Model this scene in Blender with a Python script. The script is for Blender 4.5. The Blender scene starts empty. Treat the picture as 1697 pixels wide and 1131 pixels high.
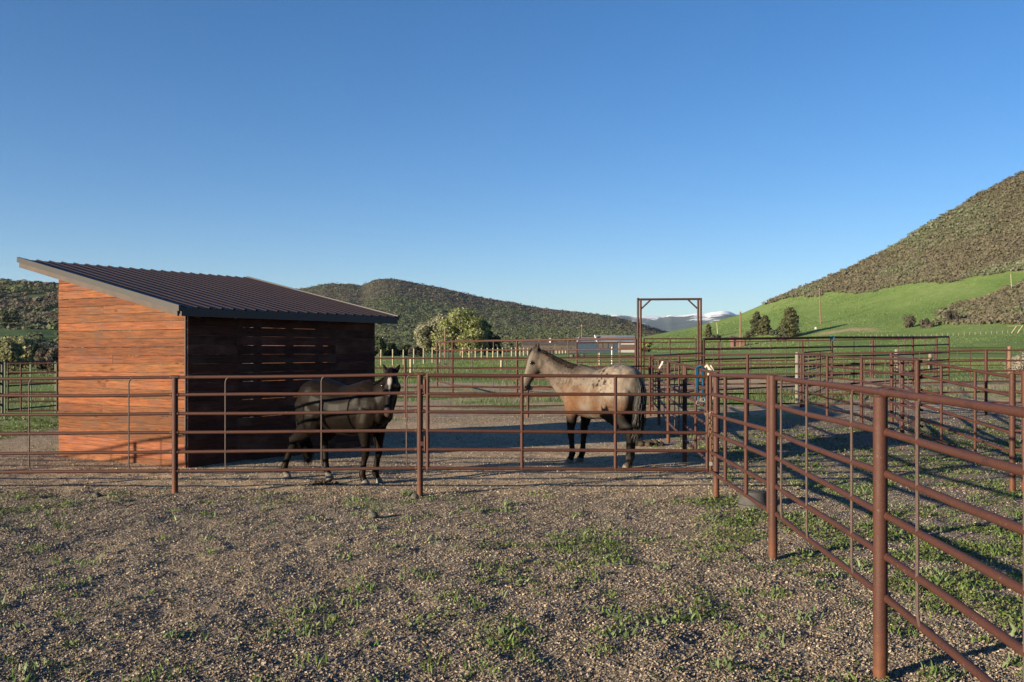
import bpy, math, random
import numpy as np
from mathutils import Vector, Matrix

random.seed(7)
RNG = np.random.default_rng(11)
SC = bpy.context.scene
COL = SC.collection

# ------------------------------------------------------------------ survey of the place
F, CX, HY, CH = 1650.0, 848.5, 583.0, 1.73      # lens, principal column, horizon row, eye height


def ss(a, b, x):
    t = np.clip((np.asarray(x, float) - a) / (b - a), 0, 1)
    return t * t * (3 - 2 * t)


def _hash(i, j, s):
    n = (i * 374761393 + j * 668265263 + s * 974711) & 0x7fffffff
    n = ((n ^ (n >> 13)) * 1274126177) & 0x7fffffff
    n = n ^ (n >> 16)
    return (n & 0xffff) / 65535.0


def vnoise(x, y, s=0):
    x = np.asarray(x, float); y = np.asarray(y, float)
    i = np.floor(x).astype(np.int64); j = np.floor(y).astype(np.int64)
    u = x - i; v = y - j
    u = u * u * (3 - 2 * u); v = v * v * (3 - 2 * v)
    a = _hash(i, j, s); b = _hash(i + 1, j, s); c = _hash(i, j + 1, s); d = _hash(i + 1, j + 1, s)
    return (a * (1 - u) + b * u) * (1 - v) + (c * (1 - u) + d * u) * v


def fbm(x, y, s=0, o=4):
    r = 0; a = .5; t = 0
    x = np.asarray(x, float); y = np.asarray(y, float)
    for k in range(o):
        r = r + a * vnoise(x, y, s + k * 17); t += a
        x = x * 2.03 + 3.1; y = y * 2.03 + 1.7; a *= .5
    return r / t


def h0(x, y):
    x = np.asarray(x, float); y = np.asarray(y, float)
    z = .022 * np.clip(x - 2, 0, 14) * ss(8, 22, y)
    z = z + .4 * ss(50, 90, y) + .003 * np.clip(y - 90, 0, 260)
    return z


def hfine(x, y):
    """small lumps of the churned gravel"""
    k = 1 - ss(26, 45, y)
    n = (fbm(x / 1.3, y / 1.3, 3, 3) - .5) * .05 + (fbm(x / .38, y / .38, 5, 3) - .5) * .048 * (1 - ss(13, 22, y))
    n = n + (fbm(x / .09, y / .09, 9, 2) - .5) * .020 * (1 - ss(11, 14, y))
    return n * k


def hh(x, y):
    return h0(x, y) + hfine(x, y)


def G(px, py):
    Y = CH * F / (py - HY)
    for _ in range(12):
        X = (px - CX) / F * Y
        Y = (CH - float(h0(X, Y))) * F / (py - HY)
    return Vector(((px - CX) / F * Y, Y, float(h0((px - CX) / F * Y, Y))))


def W(px, py, Y):
    return Vector(((px - CX) / F * Y, Y, CH - (py - HY) / F * Y))


# ------------------------------------------------------------------ object helpers
def tag(o, label=None, cat=None, group=None, kind=None):
    if label: o['label'] = label
    if cat: o['category'] = cat
    if group: o['group'] = group
    if kind: o['kind'] = kind
    return o


def empty(name, loc, label, cat, group=None, rz=0):
    o = bpy.data.objects.new(name, None)
    o.empty_display_size = .2
    COL.objects.link(o)
    o.location = loc
    o.rotation_euler = (0, 0, rz)
    return tag(o, label, cat, group)


def mesh_np(name, V, Fc, mat, parent=None, smooth=False, cols=None, local=False):
    """V (n,3), Fc (m,k) index arrays -> one linked mesh object"""
    V = np.asarray(V, np.float32); Fc = np.asarray(Fc, np.int32)
    if parent is not None and not local:
        V = V - np.array(parent.location, np.float32)
    m, k = Fc.shape
    me = bpy.data.meshes.new(name)
    me.vertices.add(len(V)); me.vertices.foreach_set('co', V.ravel())
    me.loops.add(m * k); me.loops.foreach_set('vertex_index', Fc.ravel())
    me.polygons.add(m)
    me.polygons.foreach_set('loop_start', np.arange(0, m * k, k, dtype=np.int32))
    me.polygons.foreach_set('use_smooth', np.full(m, smooth, bool))
    me.update(calc_edges=True)
    if cols is not None:
        a = me.color_attributes.new('Col', 'FLOAT_COLOR', 'POINT')
        c = np.ones((len(V), 4), np.float32); c[:, :3] = cols
        a.data.foreach_set('color', c.ravel())
    me.materials.append(mat)
    o = bpy.data.objects.new(name, me)
    COL.objects.link(o)
    if parent is not None: o.parent = parent
    return o


class MB:
    def __init__(s): s.v = []; s.f = []; s.c = []

    def add(s, vs, fs, col=None):
        b = len(s.v)
        s.v += [tuple(v) for v in vs]
        s.f += [tuple(i + b for i in f) for f in fs]
        s.c += [col or (1, 1, 1)] * len(vs)

    def loft(s, pts, ra, rb=None, side=None, n=10, cap=True, col=None):
        """rings round a path; ra along side axis, rb across"""
        pts = [Vector(p) for p in pts]; m = len(pts)
        ra = [ra] * m if not hasattr(ra, '__len__') else ra
        rb = ra if rb is None else ([rb] * m if not hasattr(rb, '__len__') else rb)
        vs = []; prev = None
        for i, p in enumerate(pts):
            t = (pts[min(i + 1, m - 1)] - pts[max(i - 1, 0)])
            if t.length < 1e-9: t = Vector((0, 0, 1))
            t.normalize()
            if side is not None: a = Vector(side[i] if isinstance(side, list) else side)
            elif prev is not None: a = prev
            else: a = Vector((1, 0, 0)) if abs(t.x) < .8 else Vector((0, 1, 0))
            a = a - t * a.dot(t)
            if a.length < 1e-6: a = t.orthogonal()
            a.normalize(); prev = a; b = t.cross(a)
            for k in range(n):
                w = 2 * math.pi * k / n
                vs.append(p + a * (ra[i] * math.cos(w)) + b * (rb[i] * math.sin(w)))
        fs = []
        for i in range(m - 1):
            for k in range(n):
                k2 = (k + 1) % n
                fs.append((i * n + k, i * n + k2, (i + 1) * n + k2, (i + 1) * n + k))
        if cap:
            fs.append(tuple(range(n - 1, -1, -1))); fs.append(tuple((m - 1) * n + k for k in range(n)))
        s.add(vs, fs, col)

    def tube(s, p, q, r, n=10, col=None): s.loft([p, q], r, n=n, col=col)

    def box(s, c, sx, sy, sz, rz=0, col=None):
        c = Vector(c); ca, sa = math.cos(rz), math.sin(rz); vs = []
        for dz in (-1, 1):
            for dx, dy in ((-1, -1), (1, -1), (1, 1), (-1, 1)):
                x, y = dx * sx / 2, dy * sy / 2
                vs.append((c.x + ca * x - sa * y, c.y + sa * x + ca * y, c.z + dz * sz / 2))
        s.add(vs, [(3, 2, 1, 0), (4, 5, 6, 7), (0, 1, 5, 4), (1, 2, 6, 5), (2, 3, 7, 6), (3, 0, 4, 7)], col)

    def prism(s, poly, d, col=None):
        """poly: list of Vector, extruded by vector d"""
        n = len(poly); d = Vector(d)
        vs = [Vector(p) for p in poly] + [Vector(p) + d for p in poly]
        fs = [tuple(range(n - 1, -1, -1)), tuple(range(n, 2 * n))]
        fs += [(i, (i + 1) % n, n + (i + 1) % n, n + i) for i in range(n)]
        s.add(vs, fs, col)

    def ball(s, c, rx, ry, rz, n=10, m=7, jit=0, col=None):
        vs = []; fs = []
        c = Vector(c)
        for i in range(m + 1):
            th = math.pi * i / m
            for k in range(n):
                w = 2 * math.pi * k / n
                j = 1 + random.uniform(-jit, jit)
                vs.append((c.x + rx * j * math.sin(th) * math.cos(w), c.y + ry * j * math.sin(th) * math.sin(w), c.z + rz * j * math.cos(th)))
        for i in range(m):
            for k in range(n):
                k2 = (k + 1) % n
                fs.append((i * n + k, (i + 1) * n + k, (i + 1) * n + k2, i * n + k2))
        s.add(vs, fs, col)

    def build(s, name, mat, parent=None, smooth=True, local=False, angle=40):
        off = Vector((0, 0, 0)) if (parent is None or local) else parent.location
        me = bpy.data.meshes.new(name)
        me.from_pydata([(v[0] - off[0], v[1] - off[1], v[2] - off[2]) for v in s.v], [], s.f)
        me.update()
        a = me.color_attributes.new('Col', 'FLOAT_COLOR', 'POINT')
        a.data.foreach_set('color', np.array([(c[0], c[1], c[2], 1) for c in s.c], np.float32).ravel())
        if smooth:
            me.shade_smooth()
            me.set_sharp_from_angle(angle=math.radians(angle))
        me.materials.append(mat)
        o = bpy.data.objects.new(name, me)
        COL.objects.link(o)
        if parent is not None: o.parent = parent
        return o


# ------------------------------------------------------------------ materials
class NT:
    def __init__(s, name):
        s.m = bpy.data.materials.new(name); s.m.use_nodes = True
        s.t = s.m.node_tree; s.n = s.t.nodes; s.l = s.t.links
        s.b = s.n['Principled BSDF']

    def new(s, typ, ins=None, **kw):
        x = s.n.new(typ)
        for k, v in kw.items(): setattr(x, k, v)
        for k, v in (ins or {}).items():
            if hasattr(v, 'is_linked') or isinstance(v, bpy.types.NodeSocket): s.l.new(v, x.inputs[k])
            else: x.inputs[k].default_value = v
        return x

    def pos(s, scale=(1, 1, 1), obj=False):
        c = s.new('ShaderNodeTexCoord').outputs['Object'] if obj else s.new('ShaderNodeNewGeometry').outputs['Position']
        return s.new('ShaderNodeMapping', {'Vector': c, 'Scale': scale}).outputs['Vector']

    def noise(s, vec, scale, detail=4, rough=.55, dist=0):
        return s.new('ShaderNodeTexNoise', {'Vector': vec, 'Scale': scale, 'Detail': detail, 'Roughness': rough, 'Distortion': dist}).outputs['Fac']

    def ramp(s, fac, stops):
        r = s.new('ShaderNodeValToRGB', {'Fac': fac})
        e = r.color_ramp.elements
        while len(e) > 1: e.remove(e[0])
        e[0].position = stops[0][0]; e[0].color = (*stops[0][1], 1)
        for p, c in stops[1:]:
            x = e.new(p); x.color = (*c, 1)
        return r.outputs['Color']

    def mix(s, fac, a, b, mode='MIX'):
        x = s.new('ShaderNodeMix', data_type='RGBA', blend_type=mode)
        for i, v in ((0, fac), (6, a), (7, b)):
            if isinstance(v, bpy.types.NodeSocket): s.l.new(v, x.inputs[i])
            else: x.inputs[i].default_value = v if i == 0 else (*v, 1)
        return x.outputs[2]

    def math(s, op, a, b=0.0, clamp=False):
        x = s.new('ShaderNodeMath', operation=op, use_clamp=clamp)
        for i, v in enumerate((a, b)):
            if isinstance(v, bpy.types.NodeSocket): s.l.new(v, x.inputs[i])
            else: x.inputs[i].default_value = v
        return x.outputs[0]

    def mrange(s, v, a, b, c=0., d=1.):
        return s.new('ShaderNodeMapRange', {'Value': v, 'From Min': a, 'From Max': b, 'To Min': c, 'To Max': d}).outputs[0]

    def attr(s, name): return s.new('ShaderNodeAttribute', attribute_name=name)

    def bump(s, hgt, strength, dist=.01):
        b = s.new('ShaderNodeBump', {'Height': hgt, 'Strength': strength, 'Distance': dist})
        s.l.new(b.outputs[0], s.b.inputs['Normal'])

    def out(s, col=None, rough=None, metal=None, spec=None):
        for k, v in (('Base Color', col), ('Roughness', rough), ('Metallic', metal), ('Specular IOR Level', spec)):
            if v is None: continue
            if isinstance(v, bpy.types.NodeSocket): s.l.new(v, s.b.inputs[k])
            else: s.b.inputs[k].default_value = (*v, 1) if k == 'Base Color' else v
        return s.m


def m_rust(name='rusty_pipe', c=(.044, .0175, .013), c2=(.074, .030, .019), dark=(.017, .010, .009)):
    t = NT(name); p = t.pos()
    n = t.noise(p, 6, 7, .68); f = t.noise(p, 160, 3, .7)
    col = t.ramp(n, [(.3, dark), (.45, c), (.62, c), (.75, c2)])
    col = t.mix(t.mrange(f, .35, .75), col, c2)
    sp = t.mrange(t.noise(p, 38, 2), .68, .76)
    col = t.mix(t.math('MULTIPLY', sp, .45), col, (.12, .105, .10))
    z = t.new('ShaderNodeSeparateXYZ', {'Vector': t.pos()}).outputs['Z']
    lo = t.math('MULTIPLY', t.mrange(z, .30, -.02), t.mrange(t.noise(p, 14, 4), .25, .55), True)
    col = t.mix(t.math('MULTIPLY', lo, .75), col, (.14, .052, .022))
    t.bump(f, .25, .004)
    return t.out(col, t.mrange(n, .3, .7, .5, .72), 0., .22)


def m_plain(name, c, rough=.6, var=.35, scale=8, metal=0., bump=0., spec=.4):
    t = NT(name); p = t.pos()
    n = t.noise(p, scale, 5)
    lo = tuple(x * (1 - var) for x in c); hi = tuple(min(1, x * (1 + var)) for x in c)
    col = t.ramp(n, [(.3, lo), (.5, c), (.7, hi)])
    if bump: t.bump(t.noise(p, scale * 6, 4), bump, .01)
    return t.out(col, rough, metal, spec)


def m_attr(name, rough=.7, var=.25, scale=30, trans=0., spec=.3, bump=0., obj=False):
    """colour that belongs to each leaf, stone or board comes from the 'Col' attribute"""
    t = NT(name); p = t.pos(obj=obj)
    a = t.attr('Col').outputs['Color']
    n = t.noise(p, scale, 3)
    k = t.mrange(n, .3, .7, 1 - var, 1 + var)
    col = t.mix(1.0, a, t.new('ShaderNodeCombineColor', {0: k, 1: k, 2: k}).outputs[0], 'MULTIPLY')
    if bump: t.bump(n, bump, .01)
    t.out(col, rough, 0., spec)
    if trans:
        tr = t.new('ShaderNodeBsdfTranslucent'); t.l.new(col, tr.inputs[0])
        mx = t.new('ShaderNodeMixShader'); mx.inputs[0].default_value = trans
        t.l.new(t.b.outputs[0], mx.inputs[1]); t.l.new(tr.outputs[0], mx.inputs[2])
        t.l.new(mx.outputs[0], t.n['Material Output'].inputs[0])
    return t.m


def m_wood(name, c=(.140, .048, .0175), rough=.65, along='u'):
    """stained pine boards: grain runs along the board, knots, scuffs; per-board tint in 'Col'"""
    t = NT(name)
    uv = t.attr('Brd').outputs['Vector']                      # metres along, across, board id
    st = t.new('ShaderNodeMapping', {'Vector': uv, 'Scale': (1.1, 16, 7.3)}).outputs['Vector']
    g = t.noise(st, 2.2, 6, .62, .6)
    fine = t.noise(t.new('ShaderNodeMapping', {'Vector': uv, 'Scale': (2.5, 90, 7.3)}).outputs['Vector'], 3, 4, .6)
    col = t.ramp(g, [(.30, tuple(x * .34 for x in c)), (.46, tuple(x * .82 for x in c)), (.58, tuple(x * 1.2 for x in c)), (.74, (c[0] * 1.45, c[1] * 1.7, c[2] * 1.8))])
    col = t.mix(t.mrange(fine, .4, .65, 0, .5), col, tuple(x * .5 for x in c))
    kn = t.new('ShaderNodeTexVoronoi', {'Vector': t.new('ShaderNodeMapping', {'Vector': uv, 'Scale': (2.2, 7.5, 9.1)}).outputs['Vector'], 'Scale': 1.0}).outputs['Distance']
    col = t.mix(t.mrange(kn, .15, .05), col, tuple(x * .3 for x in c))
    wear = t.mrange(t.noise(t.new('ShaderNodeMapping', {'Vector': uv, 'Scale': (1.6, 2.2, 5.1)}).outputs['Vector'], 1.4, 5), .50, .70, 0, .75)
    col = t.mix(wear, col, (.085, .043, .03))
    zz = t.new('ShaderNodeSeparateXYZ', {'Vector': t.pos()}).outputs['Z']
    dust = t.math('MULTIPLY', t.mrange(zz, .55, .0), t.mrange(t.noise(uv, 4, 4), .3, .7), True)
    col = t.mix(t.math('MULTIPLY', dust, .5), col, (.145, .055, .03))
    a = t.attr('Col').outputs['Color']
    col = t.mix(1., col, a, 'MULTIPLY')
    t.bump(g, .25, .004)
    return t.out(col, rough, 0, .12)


M = {}
M['rust'] = m_rust()
M['rod'] = m_rust('steel_rod', (.055, .034, .028), (.095, .07, .06), (.03, .019, .016))
M['greenpipe'] = m_plain('green_paint', (.05, .09, .045), .55, .3, 6)
M['darkpipe'] = m_plain('dark_pipe', (.05, .04, .035), .6, .3, 6)
M['wood'] = m_wood('stained_boards')
M['wood_shade'] = m_wood('shade_toned_boards', (.05, .0155, .0085))  # back wall: darker copy of the boards with its shade in the colour
M['rafter'] = m_plain('pale_lumber', (.045, .031, .023), .7, .25, 5, bump=.2)
M['fascia'] = m_plain('grey_trim_metal', (.02, .0175, .016), .45, .12, 3, .3)
M['eave'] = m_plain('dark_trim_metal', (.022, .016, .016), .45, .15, 3, .2)
M['roof'] = m_plain('brown_ribbed_steel', (.017, .0085, .0075), .5, .2, 2, .05)
M['yellow'] = m_plain('peeled_pine', (.27, .225, .14), .75, .25, 6)
M['pole'] = m_plain('treated_pole', (.15, .088, .052), .75, .25, 4)
M['poleg'] = m_plain('grey_pole', (.16, .135, .11), .8, .25, 4)
M['white'] = m_plain('white_paint', (.55, .54, .52), .6, .1, 5)
M['blue_wall'] = m_plain('blue_siding', (.03, .052, .08), .5, .25, 1.5)
M['pale_wall'] = m_plain('pale_siding', (.3, .29, .265), .6, .12, 1.5)
M['tin_blue'] = m_plain('blue_grey_tin', (.23, .255, .28), .4, .12, .7, .3)
M['tin_tan'] = m_plain('tan_tin', (.30, .28, .25), .45, .14, .7, .3)
M['dark_wood'] = m_plain('dark_weathered_wood', (.075, .06, .05), .8, .4, 2)
M['grey_wood'] = m_plain('grey_weathered_wood', (.20, .17, .15), .8, .3, 2)
M['rubber'] = m_plain('dusty_rubber', (.045, .042, .039), .75, .3, 14, bump=.3)
M['chain'] = m_plain('rusty_chain', (.16, .10, .065), .5, .5, 60, .5)
M['teal'] = m_plain('teal_webbing', (.006, .085, .16), .7, .2, 60)
M['cream'] = m_plain('cotton_rope', (.42, .35, .26), .85, .2, 90, bump=.4)
M['dung'] = m_plain('manure', (.045, .032, .02), .95, .5, 30, bump=.8)
M['stone1'] = m_plain('field_stone', (.085, .085, .06), .85, .4, 25, bump=.7)
M['leaf'] = m_attr('foliage', .7, .2, .8, .4)
M['leafs'] = m_attr('scrub_foliage', .9, .15, .5, .30, .1)
M['blade'] = m_attr('weed_blades', .55, .15, 20, .35)
M['stones'] = m_attr('gravel_stones', .8, .25, 140, 0, .3)
M['bark'] = m_plain('bark', (.12, .09, .07), .9, .4, 6, bump=.5)
M['hoof'] = m_plain('hoof_horn', (.26, .22, .18), .6, .4, 30)
M['eye'] = m_plain('horse_eye', (.012, .008, .006), .12, .1, 5, spec=.6)
M['hair_black'] = m_attr('black_hair', .6, .4, 60, 0, .08, obj=True)
# ------------------------------------------------------------------ ground sheet
def grow(a, step, fac, lim):
    o = [a]; s = step
    while abs(o[-1]) < lim:
        o.append(o[-1] + s); s *= fac
    return o


def grass_mask(x, y):
    px = CX + F * x / np.maximum(y, .5)
    n = fbm(x / 3.1, y / 3.1, 21, 4); n2 = fbm(x / .7, y / .7, 33, 3)
    g = ss(27.5, 31, y) * .52 + ss(52, 62, y) * .48
    g = g - .24 * ss(36, 42, y) * (1 - ss(50, 55, y))
    g = np.maximum(g, .62 * ss(2.6, 4.2, x) * ss(6, 8, y) * (1 - ss(16, 20, y) * .5) * .6)
    g = np.maximum(g, .8 * ss(-9.5, -11.5, x) * ss(17, 19, y))
    # thin clover patch left of the corner post, and the strip under the front fence
    g = np.maximum(g, .55 * np.exp(-((x - .9) / 1.2) ** 2 - ((y - 8.6) / 1.1) ** 2))
    g = np.maximum(g, .40 * np.exp(-((x - 2.0) / .5) ** 2 - ((y - 9.6) / 1.3) ** 2))
    g = np.maximum(g, .32 * np.exp(-((y - 11.3) / .5) ** 2) * (x < 2))
    g = np.maximum(g, .25 * ss(-.5, 1.2, x) * (1 - ss(7.5, 9, y)))
    g = g + (n - .5) * 1.1 + (n2 - .5) * .5 * (1 - ss(55, 65, y))
    return np.clip(g, 0, 1)


def dirt_mask(x, y):
    n = fbm(x / 2.3, y / 2.3, 41, 4)
    d = ss(11.6, 12.8, y) * (1 - ss(24, 27, y)) * ss(3.4, 2.2, x) * .75
    d = np.maximum(d, .6 * np.exp(-((x - 1.9) / 1.1) ** 2 - ((y - 12.3) / .7) ** 2))
    d = np.maximum(d, .85 * ss(24, 27, y))
    return np.clip(d + (n - .5) * .9 * (y < 60), 0, 1)


xs = np.array(sorted(set([-v for v in grow(8.2, .06, 1.09, 5200)[1:]] + list(np.arange(-8.2, 8.21, .045)) + grow(8.2, .06, 1.09, 5200)[1:])))
ys = np.array(sorted(set([-v for v in grow(0, .5, 1.25, 60)[1:]] + list(np.arange(0, 4.6, .2)) + list(np.arange(4.6, 13.5, .04)) + grow(13.5, .05, 1.02, 40) + grow(40.0, .8, 1.06, 9000)[1:])))
XX, YY = np.meshgrid(xs, ys)
ZZ = hh(XX, YY)
# the far edge of the sheet dips so that the hills and mountains stand in front of it
nx, ny = len(xs), len(ys)
V = np.stack([XX.ravel(), YY.ravel(), ZZ.ravel()], 1)
idx = np.arange(nx * ny).reshape(ny, nx)
Fq = np.stack([idx[:-1, :-1].ravel(), idx[:-1, 1:].ravel(), idx[1:, 1:].ravel(), idx[1:, :-1].ravel()], 1)

t = NT('ground_cover')
p = t.pos()
a = t.attr('Col').outputs['Color']
sep = t.new('ShaderNodeSeparateColor', {'Color': a})
gm, dm = sep.outputs[0], sep.outputs[1]
v1 = t.new('ShaderNodeTexVoronoi', {'Vector': p, 'Scale': 62.0})
v2 = t.new('ShaderNodeTexVoronoi', {'Vector': p, 'Scale': 27.0})
cell = t.new('ShaderNodeSeparateColor', {'Color': v1.outputs['Color']}).outputs[0]
grav = t.ramp(cell, [(0, (.03, .025, .02)), (.3, (.085, .069, .052)), (.6, (.155, .127, .096)), (.85, (.26, .22, .175)), (1, (.38, .34, .285))])
grav = t.mix(t.mrange(t.noise(p, 1.3, 5), .35, .7, 0, .5), grav, (.15, .108, .074))
soil = t.ramp(t.noise(p, 5, 6, .65), [(.3, (.28, .19, .11)), (.5, (.45, .325, .195)), (.7, (.56, .43, .275))])
bed = t.mix(t.math('MULTIPLY', dm, .8), grav, soil)
gn = t.noise(t.pos((1, .35, 1)), .05, 6, .62)
gs = t.noise(p, 1.1, 5, .7)
grass = t.ramp(gn, [(.32, (.11, .16, .045)), (.5, (.145, .21, .056)), (.62, (.19, .245, .075)), (.75, (.235, .255, .105))])
grass = t.mix(t.mrange(gs, .35, .7, 0, .45), grass, (.09, .14, .035))
gate = t.mrange(t.math('ADD', gm, t.math('MULTIPLY', t.math('SUBTRACT', t.noise(p, 9, 5, .7), .5), .9)), .42, .62)
col = t.mix(gate, bed, grass)
hgt = t.math('SUBTRACT', 1.0, v1.outputs['Distance'])
hgt = t.math('ADD', hgt, t.math('MULTIPLY', t.noise(p, 110, 3, .7), .6))
t.bump(hgt, .3, .009)
t.b.inputs['Sheen Weight'].default_value = 0.0
M['ground'] = t.out(col, .9, 0, .15)
gcol = np.stack([grass_mask(V[:, 0], V[:, 1]), dirt_mask(V[:, 0], V[:, 1]), np.zeros(len(V))], 1)
ground = mesh_np('ground', V, Fq, M['ground'], smooth=True, cols=gcol)
tag(ground, 'gravel corral ground running out into green pasture', 'ground', kind='structure')


# ------------------------------------------------------------------ hills
class Hill:
    """a hillside: the foot at depth Yf, the crest at Yr; crest profile surveyed column by column"""
    def __init__(s, sil, Yf, Yr, pw, yb, amp, nsc, seed, foot=None):
        s.sx = np.array([q[0] for q in sil], float); s.sy = np.array([q[1] for q in sil], float)
        s.Yf, s.Yr, s.pw, s.yb, s.amp, s.nsc, s.seed = Yf, Yr, pw, yb, amp, nsc, seed

    def top(s, px): return np.interp(px, s.sx, s.sy)

    def at(s, px, t):
        px = np.asarray(px, float); t = np.asarray(t, float)
        Y = s.Yf + (s.Yr - s.Yf) * np.minimum(t, 1) + (s.Yr * .8) * np.maximum(t - 1, 0)
        X = (px - CX) / F * Y
        e = s.yb + (s.top(px) - s.yb) * np.minimum(t, 1) ** s.pw
        z = CH + (HY - e) / F * Y
        zr = CH + (HY - s.top(px)) / F * s.Yr
        z = np.where(t > 1, zr * (1 - .9 * np.maximum(t - 1, 0)), z)
        z = z + (fbm(X / s.nsc, Y / s.nsc, s.seed, 4) - .5) * s.amp * np.clip(np.minimum(t * 3, 1) * (1.1 - 1.05 * t), .05, 1) 
        z = np.where(t <= 0, h0(X, Y) - .6, z)
        return X, Y, z

    def t_of(s, px, py):
        r = (s.yb - py) / max(1e-3, s.yb - float(s.top(px)))
        return max(0., min(1., r)) ** (1 / s.pw)

    def pt(s, px, py):
        X, Y, z = s.at(px, s.t_of(px, py)); return Vector((float(X), float(Y), float(z)))

    def build(s, name, mat, label, pxs, nt=70, colf=None):
        ts = np.concatenate([np.linspace(0, 1, nt), np.linspace(1.04, 2, 8)])
        P, T = np.meshgrid(pxs, ts)
        X, Y, Z = s.at(P, T)
        V = np.stack([X.ravel(), Y.ravel(), Z.ravel()], 1)
        a, b = len(pxs), len(ts)
        idx = np.arange(a * b).reshape(b, a)
        Fq = np.stack([idx[:-1, :-1].ravel(), idx[:-1, 1:].ravel(), idx[1:, 1:].ravel(), idx[1:, :-1].ravel()], 1)
        c = None
        if colf is not None: c = colf(P.ravel(), T.ravel(), X.ravel(), Y.ravel())
        o = mesh_np(name, V, Fq, mat, smooth=True, cols=c)
        return tag(o, label, 'hill', kind='structure')


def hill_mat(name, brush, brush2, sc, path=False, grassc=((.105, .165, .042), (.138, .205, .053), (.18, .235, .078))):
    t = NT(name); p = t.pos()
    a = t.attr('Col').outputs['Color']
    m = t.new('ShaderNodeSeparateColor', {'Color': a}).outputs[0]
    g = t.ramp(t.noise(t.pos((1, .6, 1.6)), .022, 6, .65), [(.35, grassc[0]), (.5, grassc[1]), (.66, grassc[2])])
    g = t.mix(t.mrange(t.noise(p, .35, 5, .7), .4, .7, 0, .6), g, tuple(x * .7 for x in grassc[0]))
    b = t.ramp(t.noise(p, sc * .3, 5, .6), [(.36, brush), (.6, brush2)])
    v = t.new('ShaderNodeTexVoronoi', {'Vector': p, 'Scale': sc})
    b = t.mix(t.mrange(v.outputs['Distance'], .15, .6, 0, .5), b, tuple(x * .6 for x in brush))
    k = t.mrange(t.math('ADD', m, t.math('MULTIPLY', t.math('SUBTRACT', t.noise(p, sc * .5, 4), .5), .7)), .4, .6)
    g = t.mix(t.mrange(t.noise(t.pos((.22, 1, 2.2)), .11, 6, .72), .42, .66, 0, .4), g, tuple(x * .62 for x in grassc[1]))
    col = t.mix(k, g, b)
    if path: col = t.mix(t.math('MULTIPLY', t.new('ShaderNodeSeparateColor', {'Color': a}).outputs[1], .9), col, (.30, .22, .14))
    t.bump(t.math('MULTIPLY', v.outputs['Distance'], k), .7, 2.0)
    return t.out(col, .95, 0, .1)


RIGHT = Hill([(960, 574), (1030, 566), (1090, 554), (1120, 548), (1150, 542), (1185, 533), (1226, 521), (1245, 513), (1268, 503), (1290, 493), (1315, 482), (1342, 472), (1380, 456), (1421, 438), (1479, 409), (1534, 375),
              (1575, 350), (1613, 327), (1650, 306), (1695, 285), (1800, 235), (2000, 165), (2400, 110), (3000, 90)], 140, 750, 2.0, 596, 7, 60, 101)
CENTER = Hill([(250, 530), (380, 500), (505, 478), (540, 471), (580, 471), (600, 474), (612, 468), (622, 464), (640, 462), (660, 463.5), (701, 472), (730, 476.5), (751, 482), (800, 494), (845, 501),
               (883, 509.5), (930, 515), (989, 521), (1015, 525.5), (1051, 534), (1086, 545), (1120, 556), (1180, 570), (1260, 580)], 650, 1700, 1.15, 581, 22, 220, 202)
LEFT = Hill([(-1600, 430), (-900, 445), (-400, 458), (-100, 461), (0, 464), (24, 465.5), (60, 467), (99, 469.5), (200, 478), (330, 500), (440, 535), (520, 568), (560, 579)], 170, 760, 1.25, 594, 16, 70, 303)
BACK = Hill([(900, 560), (1000, 552), (1060, 553), (1085, 553), (1120, 549), (1140, 546), (1160, 548), (1190, 545), (1215, 549), (1270, 556), (1400, 570), (1500, 580)], 2300, 3600, 1.2, 580, 30, 300, 404)
MOUNT = Hill([(800, 560), (930, 535), (985, 524), (1001, 523), (1022, 521.5), (1044, 524), (1065, 523), (1080, 524), (1100, 525), (1112, 522), (1121, 523), (1140, 521.5), (1157, 519), (1168, 520), (1178, 517.5), (1199, 515), (1210, 517), (1221, 522),
              (1240, 520), (1300, 516), (1400, 524), (1600, 540), (1800, 570)], 5500, 9500, 1.2, 574, 160, 900, 505)


def right_cover(px, t, X, Y):
    """1 = oak brush and sage, 0 = grass"""
    e = RIGHT.yb + (RIGHT.top(px) - RIGHT.yb) * np.minimum(t, 1) ** RIGHT.pw
    bx = np.interp(px, [1000, 1200, 1276, 1355, 1418, 1500, 1600, 1695, 1900, 2400], [500, 500, 503, 491, 483.6, 473.6, 464, 448.6, 425, 400])
    up = ss(6, -6, e - bx + (fbm(px / 30, e / 14, 5, 3) - .5) * 16)
    hole = ss(.56, .74, fbm(X / 14, Y / 22, 77, 4)) * .5
    up = up * (1 - hole)
    ty = np.interp(px, [1540, 1553, 1580, 1620, 1650, 1680, 1697, 1800], [540, 527, 508, 498, 490, 474, 468, 440])
    by = np.interp(px, [1540, 1560, 1697, 1800], [537, 537, 539, 540])
    lo = ss(-5, 5, e - ty + (fbm(px / 14, e / 8, 8, 3) - .5) * 14) * ss(5, -5, e - by) * ss(1538, 1560, px)
    lo = lo * (1 - .7 * ss(.58, .68, fbm(X / 18, Y / 26, 78, 3)))
    path = ss(2.6, 1.0, np.abs(e - np.interp(px, [1330, 1375, 1410, 1440, 1475], [556, 551.5, 547.5, 547.5, 551])) + (fbm(px / 9, e, 15, 2) - .5) * 3) * ss(1340, 1375, px) * ss(1478, 1430, px)
    c = np.maximum(up, lo)
    return np.stack([c, path, c * 0], 1)


def left_cover(px, t, X, Y):
    n = fbm(X / 34, Y / 60, 61, 4)
    k = ss(.42, .52, n + .12 * ss(.3, .8, t))
    return np.stack([k] * 3, 1)


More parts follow.
